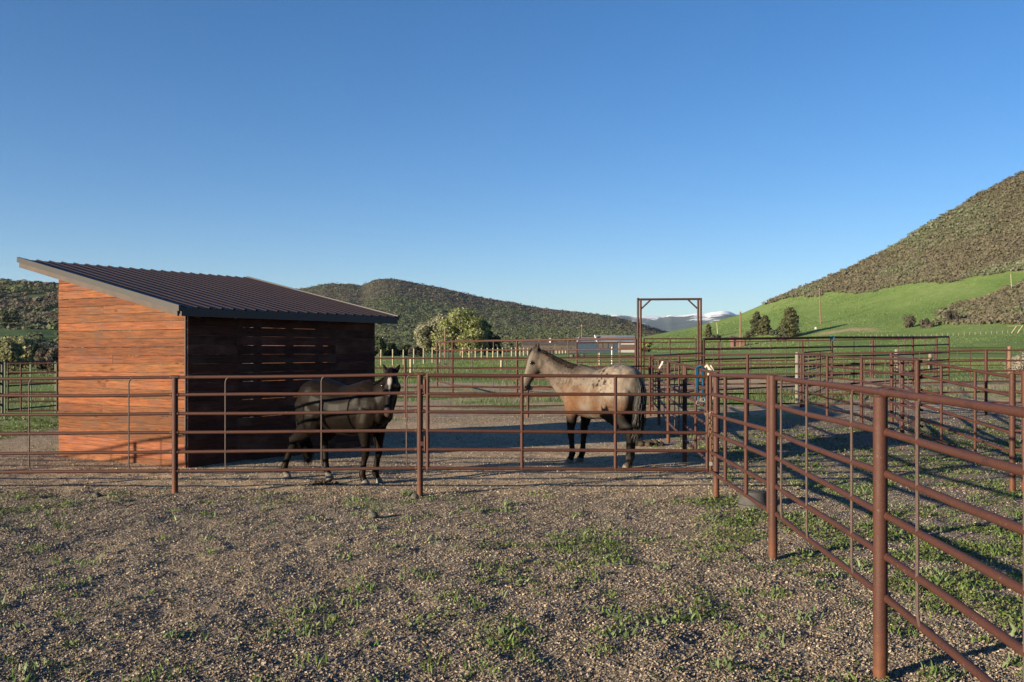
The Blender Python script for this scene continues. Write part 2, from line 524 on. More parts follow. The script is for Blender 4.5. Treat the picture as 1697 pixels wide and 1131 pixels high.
def center_cover(px, t, X, Y):
    n = fbm(X / 90, Y / 120, 62, 4)
    e = CENTER.yb + (CENTER.top(px) - CENTER.yb) * np.minimum(t, 1) ** CENTER.pw
    k = ss(.30, .45, n + .25 * t) * (1 - .45 * ss(740, 620, px + (n - .5) * 120) * ss(478, 515, e + (n - .5) * 30))
    return np.stack([k] * 3, 1)


RIGHT.build('hillside', hill_mat('green_hillside', (.105, .092, .058), (.12, .122, .062), .28, True), 'green hillside rising to a brush covered crest', np.arange(960, 3000, 7.0), 110, right_cover)
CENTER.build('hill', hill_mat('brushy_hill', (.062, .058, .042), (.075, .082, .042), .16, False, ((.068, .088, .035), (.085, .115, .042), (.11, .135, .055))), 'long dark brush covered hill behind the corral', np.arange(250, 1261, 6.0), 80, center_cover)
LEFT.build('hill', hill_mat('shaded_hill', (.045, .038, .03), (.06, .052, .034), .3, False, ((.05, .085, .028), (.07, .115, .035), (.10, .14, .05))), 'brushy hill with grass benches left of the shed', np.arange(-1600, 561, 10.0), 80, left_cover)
BACK.build('hill', m_plain('far_brush', (.06, .072, .045), .95, .45, .006), 'low far ridge under the snowy mountains', np.arange(900, 1501, 6.0), 40)
t = NT('snowy_range'); p = t.pos()
z = t.new('ShaderNodeSeparateXYZ', {'Vector': p}).outputs['Z']
k = t.math('ADD', t.mrange(z, 215, 390, 0, 1), t.math('MULTIPLY', t.math('SUBTRACT', t.noise(t.pos((1, 1.2, 3.5)), .0032, 7, .68), .5), 3.0))
rock = t.ramp(t.noise(p, .002, 5), [(.35, (.045, .06, .05)), (.6, (.08, .09, .075))])
colr = t.mix(t.mrange(k, .48, .62), rock, (.80, .82, .86))
t.out(colr, .9, 0, .1)
MOUNT.build('mountains', t.m, 'distant blue mountains streaked with snow', np.arange(800, 1801, 5.0), 60)


# ------------------------------------------------------------------ leaf clouds and scrub, as one mesh each
def quads(P, N, size, cols, asp=1.0):
    """one small leaf quad per point, random orientation round N"""
    n = len(P)
    u = RNG.normal(size=(n, 3)); u -= N * (u * N).sum(1, keepdims=True)
    u /= np.linalg.norm(u, axis=1, keepdims=True) + 1e-9
    w = np.cross(N, u)
    s = size[:, None] * .5
    V = np.stack([P - u * s - w * s * asp, P + u * s - w * s * asp, P + u * s + w * s * asp, P - u * s + w * s * asp], 1)
    V = V + RNG.normal(size=V.shape) * s[:, None, :] * .3
    Fq = np.arange(n * 4).reshape(n, 4)
    return V.reshape(-1, 3), Fq, np.repeat(cols, 4, 0)


def leaf_blob(centers, radii, n, size, cols, up=.35, shell=.55):
    """leaves through ellipsoid clumps; cols (k,3) palette; returns P,N,size,col"""
    k = RNG.integers(0, len(centers), n)
    d = RNG.normal(size=(n, 3)); d /= np.linalg.norm(d, axis=1, keepdims=True)
    r = RNG.uniform(shell, 1.0, n) ** .6
    P = centers[k] + d * radii[k] * r[:, None]
    N = d + RNG.normal(size=(n, 3)) * .55; N[:, 2] += up
    N /= np.linalg.norm(N, axis=1, keepdims=True)
    c = cols[RNG.integers(0, len(cols), n)] * RNG.uniform(.75, 1.25, (n, 1))
    return P, N, size * RNG.uniform(.6, 1.3, n), c


def scrub(name, label, hill, pxr, n, cover, sz, per, pal, pal2, nsc, tr=(0, 1.0), thr=.5, flat=.72, k_=1.0):
    """scattered brush clumps nobody could count"""
    pp = RNG.uniform(pxr[0], pxr[1], n * 4); tt = RNG.uniform(tr[0], tr[1], n * 4) ** .8
    X, Y, Z = hill.at(pp, tt)
    c = cover(pp, tt, X, Y)[:, 0]
    keep = np.where(c + (RNG.uniform(size=len(c)) - .5) * .25 > thr)[0][:n]
    X, Y, Z = X[keep], Y[keep], Z[keep]
    m = len(X)
    s = sz * np.clip(RNG.lognormal(-.12, .42, m), .35, 2.1)
    C = np.stack([X, Y, Z + s * flat * .55], 1)
    q = fbm(X / nsc, Y / nsc, 91, 3)[:, None]
    q2 = fbm(X / (nsc * 4), Y / (nsc * 4), 95, 3)[:, None]
    w_ = np.clip((q * .6 + q2 * .6 - .6) * 5 + .5 + RNG.normal(size=(m, 1)) * .22, 0, 1)
    base = (pal[RNG.integers(0, len(pal), m)] * w_ + pal2[RNG.integers(0, len(pal2), m)] * (1 - w_)) * RNG.uniform(.84, 1.16, (m, 1)) * k_
    k = np.repeat(np.arange(m), per)
    d = RNG.normal(size=(m * per, 3)); d /= np.linalg.norm(d, axis=1, keepdims=True); d[:, 2] = np.abs(d[:, 2]) * 1.0 - .25
    rad = np.stack([s, s, s * flat], 1)[k]
    P = C[k] + d * rad * RNG.uniform(.55, 1.0, (m * per, 1))
    N = d * .42 + RNG.normal(size=d.shape) * .16; N[:, 2] += .35; N[:, 0] -= .12; N[:, 1] -= .12; N /= np.linalg.norm(N, axis=1, keepdims=True)
    V, Fq, cc = quads(P, N, s[k] * RNG.uniform(.18, .40, m * per), base[k] * RNG.uniform(.88, 1.12, (m * per, 1)))
    o = mesh_np(name, V, Fq, M['leafs'], cols=cc)
    return tag(o, label, 'brush', kind='stuff')


OAK = np.array([(.110, .094, .064), (.122, .104, .072), (.10, .09, .055), (.118, .107, .065)])
SAGE = np.array([(.105, .12, .062), (.13, .138, .08), (.085, .105, .048), (.155, .155, .105)])
scrub('brush', 'oak brush and sage covering the right hill crest', RIGHT, (1180, 1760), 22000, right_cover, 1.75, 18, OAK, SAGE, 26, (.1, 1.0), k_=1.08, flat=.42)
DOAK = np.array([(.085, .07, .055), (.075, .065, .05), (.10, .082, .065)])
DSAGE = np.array([(.075, .09, .045), (.09, .105, .05), (.065, .075, .04)])
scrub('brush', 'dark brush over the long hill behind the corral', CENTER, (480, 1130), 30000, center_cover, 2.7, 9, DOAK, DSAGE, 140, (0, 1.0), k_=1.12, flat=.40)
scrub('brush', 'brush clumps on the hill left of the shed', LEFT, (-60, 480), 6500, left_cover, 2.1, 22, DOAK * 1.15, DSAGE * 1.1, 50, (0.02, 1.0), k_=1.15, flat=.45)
# ------------------------------------------------------------------ pipe fences
def bent_stay(mb, p, z0, z1, r, d, bend=.07, ctop=True, cbot=True):
    """thin rod stay whose ends bend along the rail direction d"""
    d = Vector(d).normalized(); pts = []
    if cbot:
        for a in (0, 30, 60, 90):
            w = math.radians(a); pts.append(Vector((p[0], p[1], z0)) + d * bend * (1 - math.sin(w)) + Vector((0, 0, bend * (1 - math.cos(w)))))
    else: pts.append(Vector((p[0], p[1], z0)))
    if ctop:
        for a in (90, 60, 30, 0):
            w = math.radians(a); pts.append(Vector((p[0], p[1], z1)) + d * bend * (1 - math.sin(w)) - Vector((0, 0, bend * (1 - math.cos(w)))))
    else: pts.append(Vector((p[0], p[1], z1)))
    mb.loft(pts, r, n=8)


def lerp_line(pts, s):
    """pts: list of (dist, Vector) sampled along the run"""
    for (a, p), (b, q) in zip(pts, pts[1:]):
        if s <= b: return p.lerp(q, (s - a) / max(1e-6, b - a))
    return pts[-1][1]


def fence(name, label, cat, posts, rails, stays=(), rp=.0365, rr=.0205, rs=.009, top=None, rtop=None, weld=False, group=None, mat='rust', mats='rod', bend=True, offs=(0, 0), bury=.25, skip=(), n=10, caps=True):
    """posts: Vectors on the ground; rails[i]: heights (absolute z) at post i, top first.
    stays: fractional positions along the run (post index + fraction)."""
    b = posts[0]
    root = empty(name, (b.x, b.y, float(h0(b.x, b.y))), label, cat, group)
    for i, p in enumerate(posts):
        if i in skip: continue
        zt = rails[i][0] - .004 if top is None else top[i]
        m = MB()
        if rp < .03: m.tube((p.x, p.y, float(h0(p.x, p.y)) - bury), (p.x, p.y, zt), rp, n=n)
        else: m.loft([(p.x, p.y, float(h0(p.x, p.y)) - bury), (p.x, p.y, zt - .008), (p.x, p.y, zt)], [rp, rp, rp * .8], n=14)
        m.build('post', M[mat], root)
    for k in range(len(rails[0])):
        m = MB()
        pts = []; rad = []
        for i, p in enumerate(posts):
            q = Vector((p.x + offs[0], p.y + offs[1], rails[i][k]))
            if weld:                                    # weld beads where the rail meets the post
                u = (posts[min(i + 1, len(posts) - 1)] - posts[max(i - 1, 0)]); u.z = 0; u.normalize()
                for dd, kk_ in ((-rp - .030, 1), (-rp - .018, 1.0), (-rp - .010, 1.2), (-rp - .001, 1.24), (rp + .001, 1.24), (rp + .010, 1.2), (rp + .018, 1.0), (rp + .030, 1)):
                    pts.append(q + u * dd); rad.append(rr * kk_)
            else:
                pts.append(q); rad.append(rr)
            if i < len(posts) - 1:
                nx = posts[i + 1]
                for f in (.33, .66):
                    sag = random.uniform(-.008, .004)
                    pts.append(Vector((p.x + (nx.x - p.x) * f + offs[0], p.y + (nx.y - p.y) * f + offs[1], rails[i][k] + (rails[i + 1][k] - rails[i][k]) * f + sag))); rad.append(rr)
        m.loft(pts, rtop if (rtop and k == 0) else rad, n=n)
        m.build('rail', M[mat], root)
    for s in stays:
        i = int(s); f = s - i
        p, q = posts[i], posts[i + 1]
        c = p.lerp(q, f)
        z1 = rails[i][0] + (rails[i + 1][0] - rails[i][0]) * f
        z0 = rails[i][-1] + (rails[i + 1][-1] - rails[i][-1]) * f
        m = MB(); d = (q - p); d.z = 0; d.normalize()
        side = Vector((d.y, -d.x, 0)) * (rr * .5)
        bent_stay(m, (c.x + offs[0] + side.x, c.y + offs[1] + side.y), z0, z1, rs, d, .07, bend, bend)
        m.build('stay', M[mats], root)
    return root


def at_px(p, q, px):
    """point of the plan line p-q standing on picture column px, as a fraction"""
    r = (px - CX) / F
    # p.x + f dx = r (p.y + f dy)
    return (r * p.y - p.x) / ((q.x - p.x) - r * (q.y - p.y))


def gate(name, label, a, b, ra, rb, ups, rr=.0205, group=None, cat='gate', mat='rust', n=10):
    """welded gate: frame of rails between two end uprights, more uprights between"""
    root = empty(name, (a.x, a.y, 0), label, cat, group)
    root.location.z = float(h0(a.x, a.y))
    for k in range(len(ra)):
        m = MB(); m.tube((a.x, a.y, ra[k]), (b.x, b.y, rb[k]), rr, n=n); m.build('rail', M[mat], root)
    for f in [0.0] + list(ups) + [1.0]:
        p = a.lerp(b, f)
        z1 = ra[0] + (rb[0] - ra[0]) * f; z0 = ra[-1] + (rb[-1] - ra[-1]) * f
        m = MB(); m.tube((p.x, p.y, z0 - rr * .8), (p.x, p.y, z1 + rr * .8 * (f in (0., 1.))), rr * 1.02, n=n); m.build('upright', M[mat], root)
    return root


def even(top, bot, n=6): return [top + (bot - top) * i / (n - 1) for i in range(n)]


def zs(ys, Y): return [CH - (y - HY) * Y / F for y in ys]


# --- front fence along the gravel, with its run out of view to the left (it throws the shadows on the shed)
R0 = [1.42, 1.207, .98, .752, .515, .287]
f0 = [Vector((-20.0, 12.2, 0)), Vector((-17.0, 12.15, 0)), Vector((-14.05, 12.12, 0)), Vector((-11.1, 12.1, 0)), Vector((-7.06, 12.07, 0)), G(290, 820), G(696, 822)]
rl = [[z + .03 for z in R0]] * 4 + [[z - .02 for z in R0], R0, [1.458, 1.234, 1.013, .782, .558, .333]]
st = [.33, .66, 1.33, 1.66, 2.33, 2.66, 3.25, 3.5, 3.75]
st += [4 + at_px(f0[4], f0[5], x) for x in (49, 214)] + [5 + at_px(f0[5], f0[6], x) for x in (374, 533, 674)]
fence('pipe_fence', 'rust brown six rail pipe fence running in front of the shed to the gate hinges', 'fence', f0, rl, st, weld=True)
# hinge side plate on the end post is part of the gate
ga, gb = W(709, 778, 11.9), W(1172, 780, 11.92)
ga.z = gb.z = 0
fg = gate('pipe_gate', 'wide rust brown six rail gate in front of the roan horse', ga, gb, [1.449, 1.225, 1.009, .785, .562, .338], [1.43, 1.215, .997, .756, .54, .314],
          [at_px(ga, gb, 865), at_px(ga, gb, 1020)])
for z0, z1 in ((1.22, 1.40), (.54, .72)):
    m = MB(); hx = ga.x - .035
    m.tube((hx, ga.y, z0), (hx, ga.y, z1), .014)
    m.box((hx - .032, ga.y + .005, (z0 + z1) / 2), .075, .018, .05); m.box((hx + .02, ga.y + .002, z1 - .03), .03, .012, .03)
    m.build('hinge', M['rust'], fg)
# --- corner gate and right hand fence coming toward the viewer
c0 = G(1187, 826); c1 = G(1281, 927); c2 = G(1459, 1124)
cga = W(1178, 778, 11.9); cgb = W(1274, 840, 8.42); cga.z = cgb.z = 0
gate('pipe_gate', 'narrow rust brown gate between the chained corner and the second post from the right', cga, cgb, [1.45, 1.22, .98, .762, .53, .30], [1.512, 1.277, 1.066, .846, .612, .386],
     [at_px(cga, cgb, 1202), at_px(cga, cgb, 1236.5)])
dxy = (c2 - c1) / (c2.y - c1.y)
f1 = [c1, c2, c2 + dxy * -3.04, c2 + dxy * -6.1]
RT = [[1.509, 1.276, 1.048, .845, .605, .377], [1.512, 1.303, 1.082, .862, .645, .425], [1.51, 1.30, 1.08, .86, .645, .43], [1.51, 1.30, 1.08, .86, .645, .43]]
st = [at_px(c1, c2, x) for x in (1291, 1333, 1407)] + [1 + at_px(f1[1], f1[2], x) for x in (1515, 1693)] + [2.3, 2.7]
fence('pipe_fence', 'rust brown pipe fence with the thick near post, coming toward the viewer on the right', 'fence', f1, RT, st, offs=(.03, .012), top=[1.535, 1.495, 1.5, 1.5], n=16, rp=.0375, rr=.0195, weld=True)

# --- divider going away from the chained corner
d1 = G(1134.7, 765); d2 = G(1107.6, 733); d3 = G(1092, 705); d4 = G(1077, 684)
D = [1.47, 1.24, 1.01, .78, .55, .32]
root = empty('corner_post', c0, 'round rust brown corner post with the chain, between the two gates', 'post')
m = MB(); m.loft([(c0.x, c0.y, -.3), (c0.x, c0.y, 1.47), (c0.x, c0.y, 1.485)], [.0365, .0365, .03], n=16); m.build('pipe', M['rust'], root)
m = MB(); m.box((c0.x + .045, c0.y + .06, .95), .012, .05, .5); m.build('latch_plate', M['rust'], root)
dga = c0.lerp(d1, .02) + Vector((.05, .12, 0)); dgb = c0.lerp(d1, .955)
gate('pipe_gate', 'short rust brown gate carrying the blue halter, behind the roan horse', dga, dgb, D, [z + .03 for z in D], [at_px(dga, dgb, 1153)])
fence('pipe_fence', 'rust brown pipe fence dividing the pens, going away behind the roan horse', 'fence', [d1, d2, d3, d4], [[z + .05 for z in D], [z + .07 for z in D], [z + .08 for z in D], [z + .1 for z in D]],
      [.35, .6, 1.45, 2.4, 2.75])

# --- pen on the right: sagging gate and the bowed fence beyond it
g0 = G(1690, 816); g1 = G(1520, 763)
gga = W(1523, 720, 15.6); ggb = W(1677, 772, 12.5); gga.z = ggb.z = 0
gate('pipe_gate', 'sagging rust brown gate in the weedy pen at the right edge', gga, ggb, [1.58, 1.363, 1.138, .907, .678, .452], [1.41, 1.177, .935, .707, .465, .276], [at_px(gga, ggb, 1560), at_px(gga, ggb, 1616)])
e1 = Vector((7.62, 21.7, .12)); e2 = Vector((7.6, 24.0, .12)); e3 = Vector((8.25, 28.4, .13))
E = [1.6, 1.345, 1.09, .835, .58, .325]
fence('pipe_fence', 'bowed rust brown pipe fence with bent rod stays, beyond the sagging gate', 'fence', [g1, e1, e2, e3], [E, E, [z + .03 for z in E], [z + .07 for z in E]], [.25, .5, .8, .95, 1.5, 2.2, 2.4, 2.7, 2.95])
q0 = Vector((g0.x, g0.y, 0)); q1 = Vector((g0.x + 2.6, g0.y - .5, 0)); q2 = Vector((g0.x - .06, g0.y + .06, 0))
fence('pipe_fence', 'rust brown fence end with a double post, cut by the right picture edge', 'fence', [q2, q0 + Vector((.06, 0, 0)), q1], [[1.47, 1.235, 1.0, .77, .53, .30]] * 3, [1.5], top=[1.47, 1.50, 1.5])

b9 = G(1478, 702)
fence('pipe_fence', 'rust brown pipe fence running back from the sagging gate post to the cross fence', 'fence', [g1 + Vector((.12, .1, 0)), g1.lerp(b9, .5), b9], [[z - .02 for z in E], [z + .01 for z in E], [z + .05 for z in E]], [.35, .7, 1.3, 1.65], skip=(0,))
# --- cross fence behind the horses
c = [Vector((-9.2, 26.2, 0)), Vector((-6.0, 26.15, 0)), G(671.5, 693), G(874.7, 692.5), G(1077, 690), G(1239, 690), G(1477, 690), G(1634, 688), G(1780, 687)]
tp = [1.54, 1.545, 1.552, 1.556, 1.60, 1.66, 1.705, 1.763, 1.78]
fence('pipe_fence', 'long six rail cross fence behind the horses, spanning the whole corral', 'fence', c, [even(z, z - 1.25) for z in tp],
      [.5, 1.5, 2.37, 2.77, 3.4, 3.75, 4.33, 4.66, 5.2, 5.4, 5.6, 5.8, 6.3, 6.7, 7.4], bend=False)
# --- tall pens
T1 = [Vector((-3.53, 47, 0)), Vector((-2.45, 41, 0)), Vector((.19, 37.5, 0)), Vector((4.33, 34.85, 0))]
TT = [2.15, 1.79, 1.43, 1.07, .71, .35]
fence('stock_fence', 'tall rust brown stock fence left of the arch, catching the sun', 'fence', T1, [TT, TT, TT, [z + .03 for z in TT]], [.25, .5, .75, 1.33, 1.66, 1.85, 2.2, 2.45, 2.7, 2.88], bend=False, rs=.018, rr=.03, rtop=.044, rp=.045)
A0 = 34.85
ar = empty('arch', (W(1059, 660, A0).x, A0, float(h0(4.4, A0))), 'tall rust brown pipe arch with corner braces, over the pen gate', 'arch')
xa = [(x - CX) / F * A0 for x in (1057.2, 1061.8, 1157, 1161.5)]
za = CH + (HY - 495) / F * A0
for x in xa:
    m = MB(); m.tube((x, A0, float(h0(x, A0)) - .3), (x, A0, za + .02 * (x in (xa[0], xa[3]))), .038); m.build('pole', M['rust'], ar)
m = MB(); m.tube((xa[0] + .03, A0, za - .035), (xa[3] - .03, A0, za - .02), .04); m.build('crossbar', M['rust'], ar)
for s, x in ((1, xa[1]), (-1, xa[2])):
    m = MB(); m.tube((x + .02 * s, A0, za - .36), (x + .35 * s, A0, za - .05), .028); m.build('brace', M['rust'], ar)
ta = W(1067.5, 660, A0 + .05); tb = W(1153, 660, A0 + .05); ta.z = tb.z = 0
gate('stock_gate', 'tall rust brown gate hung inside the pipe arch', ta, tb, [z + .03 for z in TT], [z + .03 for z in TT], [.5], rr=.024)
n0 = Vector((6.72, 34.9, 0)); n1 = Vector((12.2, 38, .2)); n2 = Vector((17.1, 42.5, .25)); n3 = Vector((20.6, 47, .3))
NT1 = [[z + .02 for z in TT], [z + .12 for z in TT], [z + .19 for z in TT], [z + .28 for z in TT]]
nf = fence('stock_fence', 'tall rust brown stock fence right of the arch, ending at a corner', 'fence', [n0, n1, n2, n3], NT1, [.12, .34, .5, .62, .8, 1.25, 1.5, 1.8, 2.3, 2.6], bend=False, rs=.018, rp=.05, rr=.032, rtop=.046)
fence('stock_fence', 'farther tall fence at the back of the pen beyond the arch', 'fence', [Vector((3.5, 54, 0)), Vector((11.2, 54, 0)), Vector((15.6, 53.5, 0)), Vector((19.2, 53, 0)), Vector((22.6, 53, 0))],
      [even(2.2 + .06 * i, .45 + .06 * i) for i in range(5)], [.3, .6, .96, 1.04, 1.5, 1.96, 2.04, 2.5, 2.96, 3.04, 3.5], bend=False, rs=.025, rr=.032, rp=.05)
fence('pipe_fence', 'low far pipe fence between the tall pen and the rubbish heap', 'fence', [W(1548, 610, 50), W(1608, 610, 50), W(1668, 610, 50)], [even(1.92, .75, 5)] * 3, [.1, .2, .55, 1.5], bend=False, rp=.03)
fence('pipe_fence', 'rust brown lane fence from the dividing fence end toward the arch', 'fence', [Vector((4.05, 28.7, .03)), Vector((5.3, 31.6, .05)), Vector((6.55, 34.5, .1))], [even(1.62 + .03 * i, .35 + .03 * i) for i in range(3)], [.3, .65, 1.3, 1.7])
fence('pipe_fence', 'rust brown lane fence from the bowed fence end toward the blue knotted corner', 'fence', [Vector((8.4, 28.7, .13)), Vector((10.2, 33.0, .17)), Vector((12.0, 37.4, .2))], [even(1.7 + .04 * i, .4 + .04 * i) for i in range(3)], [.25, .5, .8, 1.3, 1.6])
# --- portable panels left of the shed
y24 = 24.0
pa = W(13, 700, y24); pb = W(118, 700, 24.3)
gate('corral_panel', 'brown six rail corral panel left of the shed', Vector((pa.x, pa.y, 0)), Vector((pb.x + 1.5, pb.y + .2, 0)), zs([602.7, 618, 635, 650.5, 666, 681.5], y24), zs([602, 618, 634, 650, 665, 680], y24 + .3), [.1, .38, .7], cat='panel')
pa = W(-60, 700, 22.6); pb = W(4, 700, 23.2)
gate('corral_panel', 'dark corral panel end at the left picture edge', Vector((pa.x, pa.y, 0)), Vector((pb.x, pb.y, 0)), even(1.47, .3), even(1.47, .25), [.5], cat='panel', mat='darkpipe', rr=.03)
pa = W(7, 690, 25.2); pb = W(112, 690, 28.5)
gp = gate('corral_panel', 'green post corral panel behind the brown panel left of the shed', Vector((pa.x, pa.y, 0)), Vector((pb.x + 1, pb.y + .4, 0)), even(1.46, .25, 5), even(1.50, .3, 5), [], cat='panel', mat='darkpipe')
for px, yy in ((50.6, 26.5), (92, 27.9), (7.5, 25.2)):
    q = W(px, 670, yy - .06); m = MB(); m.box((q.x, q.y, .72), .05, .04, 1.5); m.build('post', M['greenpipe'], gp)


# ------------------------------------------------------------------ shed
SB = Vector((-4.83, 14.8, 0)); UD = Vector((-.845, .535, 0)); VD = Vector((.535, .845, 0))
SW, SLn, ZB, ZT = 3.14, 4.26, 2.31, 3.01
SLOPE = (ZT - ZB) / SW


def SP(u, v, z): return SB + UD * u + VD * v + Vector((0, 0, z))


class Boards:
    def __init__(s): s.v = []; s.f = []; s.b = []; s.c = []; s.id = 0

    def board(s, poly, d, uv, tint):
        """poly list of Vector (front face), d thickness vector, uv list of (along, across)"""
        n = len(poly); b0 = len(s.v)
        d = Vector(d)
        s.v += [tuple(p) for p in poly] + [tuple(p + d) for p in poly]
        s.b += [(a, c, s.id * 1.37) for a, c in uv] * 2
        s.c += [tint] * (2 * n)
        s.f += [tuple(b0 + i for i in range(n)), tuple(b0 + 2 * n - 1 - i for i in range(n))]
        s.f += [(b0 + (i + 1) % n, b0 + i, b0 + n + i, b0 + n + (i + 1) % n) for i in range(n)]
        s.id += 1

    def build(s, name, mat, parent):
        m = MB(); m.v, m.f, m.c = s.v, s.f, s.c
        o = m.build(name, mat, parent, smooth=False)
        a = o.data.attributes.new('Brd', 'FLOAT_VECTOR', 'POINT')
        a.data.foreach_set('vector', np.array(s.b, np.float32).ravel())
        return o


def tint():
    k = random.uniform(.66, 1.34); return (k, k * random.uniform(.92, 1.05), k * random.uniform(.88, 1.05))


shed = empty('horse_shed', SB, 'reddish brown board horse shed with a dark ribbed lean-to roof', 'shed')
# side wall (gable): boards 0.13 high, trimmed under the sloping roof
bd = Boards(); H = .131; z = -.03; row = 0
while z < ZT:
    cuts = [0.0, SW] if row % 3 else [0.0, random.uniform(1.0, 2.1), SW]
    for a, b_ in zip(cuts, cuts[1:]):
        a2 = a + (.0015 if a else 0); b2 = b_ - (.0015 if b_ < SW else 0)
        z1 = z + H - random.uniform(.004, .010)
        pr = [(a2, z), (b2, z), (b2, min(z1, ZB + SLOPE * b2)), (a2, min(z1, ZB + SLOPE * a2))]
        # clip the row by the roof line
        if ZB + SLOPE * b2 <= z + .01: continue
        if ZB + SLOPE * a2 < z1:
            ua = max(a2, (z - ZB) / SLOPE); ub = min(b2, (z1 - ZB) / SLOPE)
            pr = [(ua, z), (b2, z)] + ([(b2, z1), (ub, z1)] if ub < b2 else [(b2, ZB + SLOPE * b2)])
            if ua == a2: pr.append((a2, ZB + SLOPE * a2))
        o = random.uniform(0, .004)
        bd.board([SP(u, -.022 - o, zz) for u, zz in pr], VD * .02, [(u, zz - z) for u, zz in pr], tint())
    z += H; row += 1
bd.build('side_wall', M['wood'], shed)
# low back wall: open slits between every second board where the lining is missing
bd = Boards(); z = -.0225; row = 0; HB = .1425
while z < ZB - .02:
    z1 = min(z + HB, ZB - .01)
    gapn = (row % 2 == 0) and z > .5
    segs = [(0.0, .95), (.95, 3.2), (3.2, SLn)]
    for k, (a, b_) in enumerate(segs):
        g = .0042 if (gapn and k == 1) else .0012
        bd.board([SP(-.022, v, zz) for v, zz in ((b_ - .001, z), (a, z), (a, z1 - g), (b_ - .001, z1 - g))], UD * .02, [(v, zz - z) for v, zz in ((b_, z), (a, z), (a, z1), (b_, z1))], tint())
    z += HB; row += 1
bd.build('back_wall', M['wood_shade'], shed)
# far end wall
bd = Boards(); z = .10
while z < ZB:
    bd.board([SP(u, SLn + .002, zz) for u, zz in ((0, z), (SW, z), (SW, z + .127), (0, z + .127))], VD * .02, [(u, zz - z) for u, zz in ((0, z), (SW, z), (SW, z + H), (0, z + H))], tint())
    z += H
pr = [(0, ZB), (SW, ZB), (SW, ZT)]
bd.board([SP(u, SLn + .002, zz) for u, zz in pr], VD * .02, pr, tint())
bd.build('end_wall', M['wood'], shed)
for v in (.01, .72, .98, 1.42, 2.13, 2.84, 3.22, 4.16):                        # wall studs close the slits here and there
    m = MB(); c_ = SP(.075, v + .045, ZB / 2); m.box(c_, .14, .05 if v not in (.98, 3.22) else .12, ZB - .04, math.atan2(UD.y, UD.x)); m.build('stud', M['wood' if False else 'dark_wood'], shed)
for u in (.06, SW - .05):
    for v in (-.0,):
        m = MB(); c_ = SP(u + .0, .06, (ZB + SLOPE * u) / 2); m.box(c_, .09, .09, ZB + SLOPE * u - .04, math.atan2(UD.y, UD.x)); m.build('post', M['dark_wood'], shed)
m = MB(); c_ = SP(SW - .05, SLn - .06, ZT / 2); m.box(c_, .09, .09, ZT - .05, math.atan2(UD.y, UD.x)); m.build('post', M['dark_wood'], shed)
m = MB(); c_ = SP(SW / 2 + .04, .055, .06); m.box(c_, SW - .02, .09, .13, math.atan2(UD.y, UD.x)); m.build('skid', M['dark_wood'], shed)
m = MB(); c_ = SP(.06, SLn / 2, .055); m.box(c_, .09, SLn - .05, .125, math.atan2(UD.y, UD.x)); m.build('skid', M['dark_wood'], shed)
m = MB(); m.prism([SP(-.024, -.024, .08), SP(-.024, -.052, .08), SP(-.006, -.052, .08), SP(-.006, -.024, .08)], (0, 0, ZB - .1)); m.build('corner_trim', M['rafter'], shed)
# roof
OV = dict(u0=-.24, u1=SW + .58, v0=-.36, v1=SLn + .40)


def RZ(u): return ZB + .12 + SLOPE * u


m = MB()                                                       # ribbed sheet: ribs run down the slope
prof = []; v = OV['v0']
while v < OV['v1'] - .001:
    for dv, dz in ((0, 0), (.085, 0), (.098, .019), (.124, .019), (.137, 0)):
        if v + dv <= OV['v1']: prof.append((v + dv, dz))
    v += .2286
vs = []
for u in (OV['u0'] - .03, SW * .5, OV['u1'] + .02):
    vs += [SP(u, q, RZ(u) + dz) for q, dz in prof]
    vs += [SP(u, q, RZ(u) + dz - .006) for q, dz in prof]
k = len(prof); fs = []
for r in range(2):
    for i in range(k - 1):
        a = r * 2 * k + i; b_ = (r + 1) * 2 * k + i
        fs.append((a, a + 1, b_ + 1, b_)); fs.append((a + k + 1, a + k, b_ + k, b_ + k + 1))
for i in range(k - 1):
    fs.append((i + 1, i, i + k, i + k + 1)); a = 4 * k + i; fs.append((a, a + 1, a + k + 1, a + k))
m.add(vs, fs); m.build('roof', M['roof'], shed, smooth=False)
for vv, nm in ((OV['v0'], 0), (OV['v1'] - .03, 1)):             # rake trim in metal over a pale board
    m = MB(); u0, u1 = OV['u0'] - .035, OV['u1'] + .03
    m.prism([SP(u0, vv - .016, RZ(u0) - .055), SP(u1, vv - .016, RZ(u1) - .055), SP(u1, vv - .016, RZ(u1) + .032), SP(u0, vv - .016, RZ(u0) + .032)], VD * .05); m.build('rake_trim', M['fascia'], shed, smooth=False)
    m = MB(); u0, u1 = OV['u0'] + .02, OV['u1']
    m.prism([SP(u0, vv + .004, RZ(u0) - .135), SP(u1, vv + .004, RZ(u1) - .135), SP(u1, vv + .004, RZ(u1) - .058), SP(u0, vv + .004, RZ(u0) - .058)], VD * .036); m.build('rake_board', M['rafter'], shed, smooth=False)
m = MB(); u = OV['u0'] - .03
m.prism([SP(u, OV['v0'] + .04, RZ(u) - .125), SP(u, OV['v1'] - .04, RZ(u) - .125), SP(u, OV['v1'] - .04, RZ(u) - .006), SP(u, OV['v0'] + .04, RZ(u) - .006)], UD * .03); m.build('eave_trim', M['eave'], shed, smooth=False)
m = MB(); u = OV['u1'] - .01
m.prism([SP(u, OV['v0'] + .04, RZ(u) - .14), SP(u, OV['v1'] - .04, RZ(u) - .14), SP(u, OV['v1'] - .04, RZ(u) - .008), SP(u, OV['v0'] + .04, RZ(u) - .008)], UD * .03); m.build('eave_trim', M['fascia'], shed, smooth=False)
